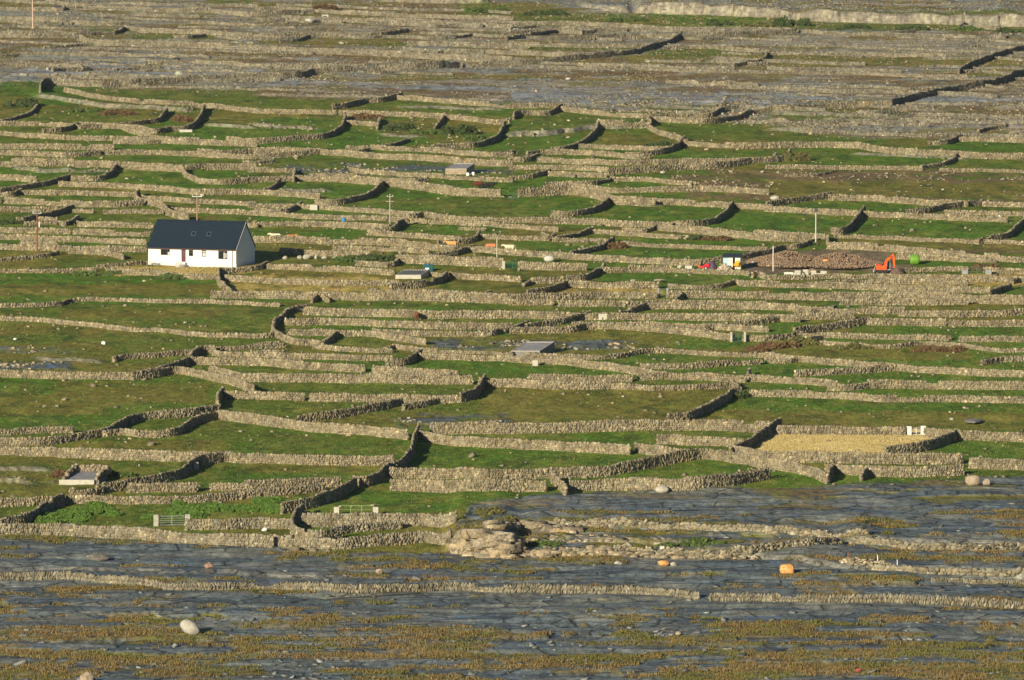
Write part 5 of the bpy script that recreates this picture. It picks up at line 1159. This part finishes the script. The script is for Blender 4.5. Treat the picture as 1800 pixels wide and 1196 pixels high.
area = np.gradient(ya)[:, None] * (np.gradient(tt)[None, :] * hw[:, None])
inview = (ya > 770)[:, None] & (ya < 1890)[:, None] & (np.abs(tt) < 1.02)[None, :]
def scatter(mask, n, rg):
    p = (np.clip(mask, 0, None) * area * inview).ravel(); p /= p.sum()
    i = rg.choice(p.size, n, p=p); r_, c_ = i // NX, i % NX
    x = GX[r_, c_] + rg.uniform(-.2, .2, n); Y = GY[r_, c_] + rg.uniform(-.4, .4, n)
    return x, Y, ground(x, Y), r_, c_
rg = np.random.default_rng(77)
def tufts(name, mask, n, each, h, r, pal, label, wide=.06, up=.9):
    x, Y, z, a_, b_ = scatter(mask, n, rg)
    pal = np.array(pal); c = pal[np.clip(((fbm(x / 5, Y / 5, 7, 3) - .25) * 2 * len(pal) + rg.normal(0, .5, n)).astype(int), 0, len(pal) - 1)]
    h_ = rg.uniform(h[0], h[1], n); r_ = rg.uniform(r[0], r[1], n)
    v, f, cc = blades(x, Y, z, each, h_, r_, c, rg, wide, up)
    link(name, mesh_np(name, v, f, M_LEAF, False, dict(Col=cc), 3), label=label, cat='grass', kind='stuff')
HEATH = [(.15, .15, .04), (.18, .155, .045), (.22, .165, .055), (.21, .145, .055), (.25, .19, .075)]
tufts('heath_grass', tuft * (PY > 900), 8000, 20, (.20, .42), (.35, .9), HEATH, 'russet and olive tussocks between the bare foreground slabs', .07)
tufts('field_grass', (1 - rock) * (1 - fg) * (PY > 560), 22000, 8, (.10, .26), (.25, .6), [(.15, .21, .045), (.13, .19, .04), (.20, .20, .07), (.24, .22, .08)], 'uneven grass in the nearer fields', .05)
stm = (np.abs(PX - 1480) < 220) & (PY > 756) & (PY < 800)
rt = np.interp(PY, [752, 773, 794], [1690, 1683, 1563]); lf = np.interp(PY, [752, 796], [1376, 1285])
tufts('dry_straw_grass', stm * (PX < rt - 3) * (PX > lf + 3), 9000, 10, (.16, .24), (.2, .45), [(.62, .50, .22), (.58, .47, .20), (.66, .55, .26)], 'tall pale straw-coloured grass filling the small walled field', .05, 1)
tufts('garden_straw', ((PX > 200) & (PX < 388) & (PY > 471) & (PY < 486) & (PX > 190)) * 1.0, 1500, 10, (.2, .4), (.2, .4), [(.52, .42, .18), (.42, .36, .12)], 'pale dry grass in the strip in front of the white house', .05, 1)
tufts('far_heath', up * (1 - rock * .8) * (PY < 250), 9000, 8, (.15, .4), (.3, .9), [(.21, .13, .065), (.17, .14, .05), (.24, .17, .08)], 'brown heath between the far walls', .09)
def rubble(name, mask, n, lo, hi, flat, m, label, warm=.4, jit=.28, leansd=.25):
    x, Y, z, a_, b_ = scatter(mask, n, rg)
    s_ = rg.uniform(lo, hi, n) * (1 + .8 * (rg.random(n) > .93))
    v, f = stones(x, Y, z + s_ * flat * .3, s_, s_ * rg.uniform(.6, 1, n), s_ * flat * rg.uniform(.5, 1.2, n), rg.random(n) * 3, rg.normal(0, leansd, n), rg.normal(0, leansd, n), rg, jit)
    link(name, mesh_np(name, v, f, m, False, dict(Col=stone_cols(n, rg, warm, .28))), label=label, cat='stones', kind='stuff')
rubble('loose_slabs', fg * (1 - tuft * .5) * ((PY > 1040) * 1.0 + .25 + 2.5 * (PY > 1090)) * sst(.50, .62, fbm(GX / 5, GY / 4, 88, 3)), 800, .25, .8, .28, mat('grey_slab', (.15, .16, .15), .85, .3, 1.5, .4, attr='Col'), 'loose broken slabs lying about the pavement', 0)
rubble('field_stones', up * (.35 + .65 * rock) * sst(.44, .60, fbm(GX / 9, GY / 5, 93, 3)), 26000, .2, .42, .45, M_STONE, 'endless rubble and low clearance stones on the far heath')
rubble('pale_field_stones', (1 - fg) * (PY > 180) * (rock * .9 + .03) * sst(.45, .6, fbm(GX / 7, GY / 7, 98, 3)), 5200, .2, .6, .5, M_STONE, 'small stones showing through the thin grass')
bm_ = MB().box(-260, 260, -30, 2300, -40, 160).mesh('haze', mat('air', (1, 1, 1)))
hz = bpy.data.materials.new('haze'); hz.use_nodes = True
hn = hz.node_tree.nodes; hn.remove(hn['Principled BSDF'])
pv = hn.new('ShaderNodeVolumePrincipled'); pv.inputs['Color'].default_value = (.80, .88, 1, 1); pv.inputs['Density'].default_value = .000018; pv.inputs['Anisotropy'].default_value = 0
hz.node_tree.links.new(pv.outputs[0], hn['Material Output'].inputs['Volume'])
bm_.materials.clear(); bm_.materials.append(hz)
link('haze', bm_, kind='stuff')
tot = sum(len(o.data.polygons) for o in bpy.data.objects if o.type == 'MESH')
print('POLYS', tot, 'OBJECTS', len(bpy.data.objects))
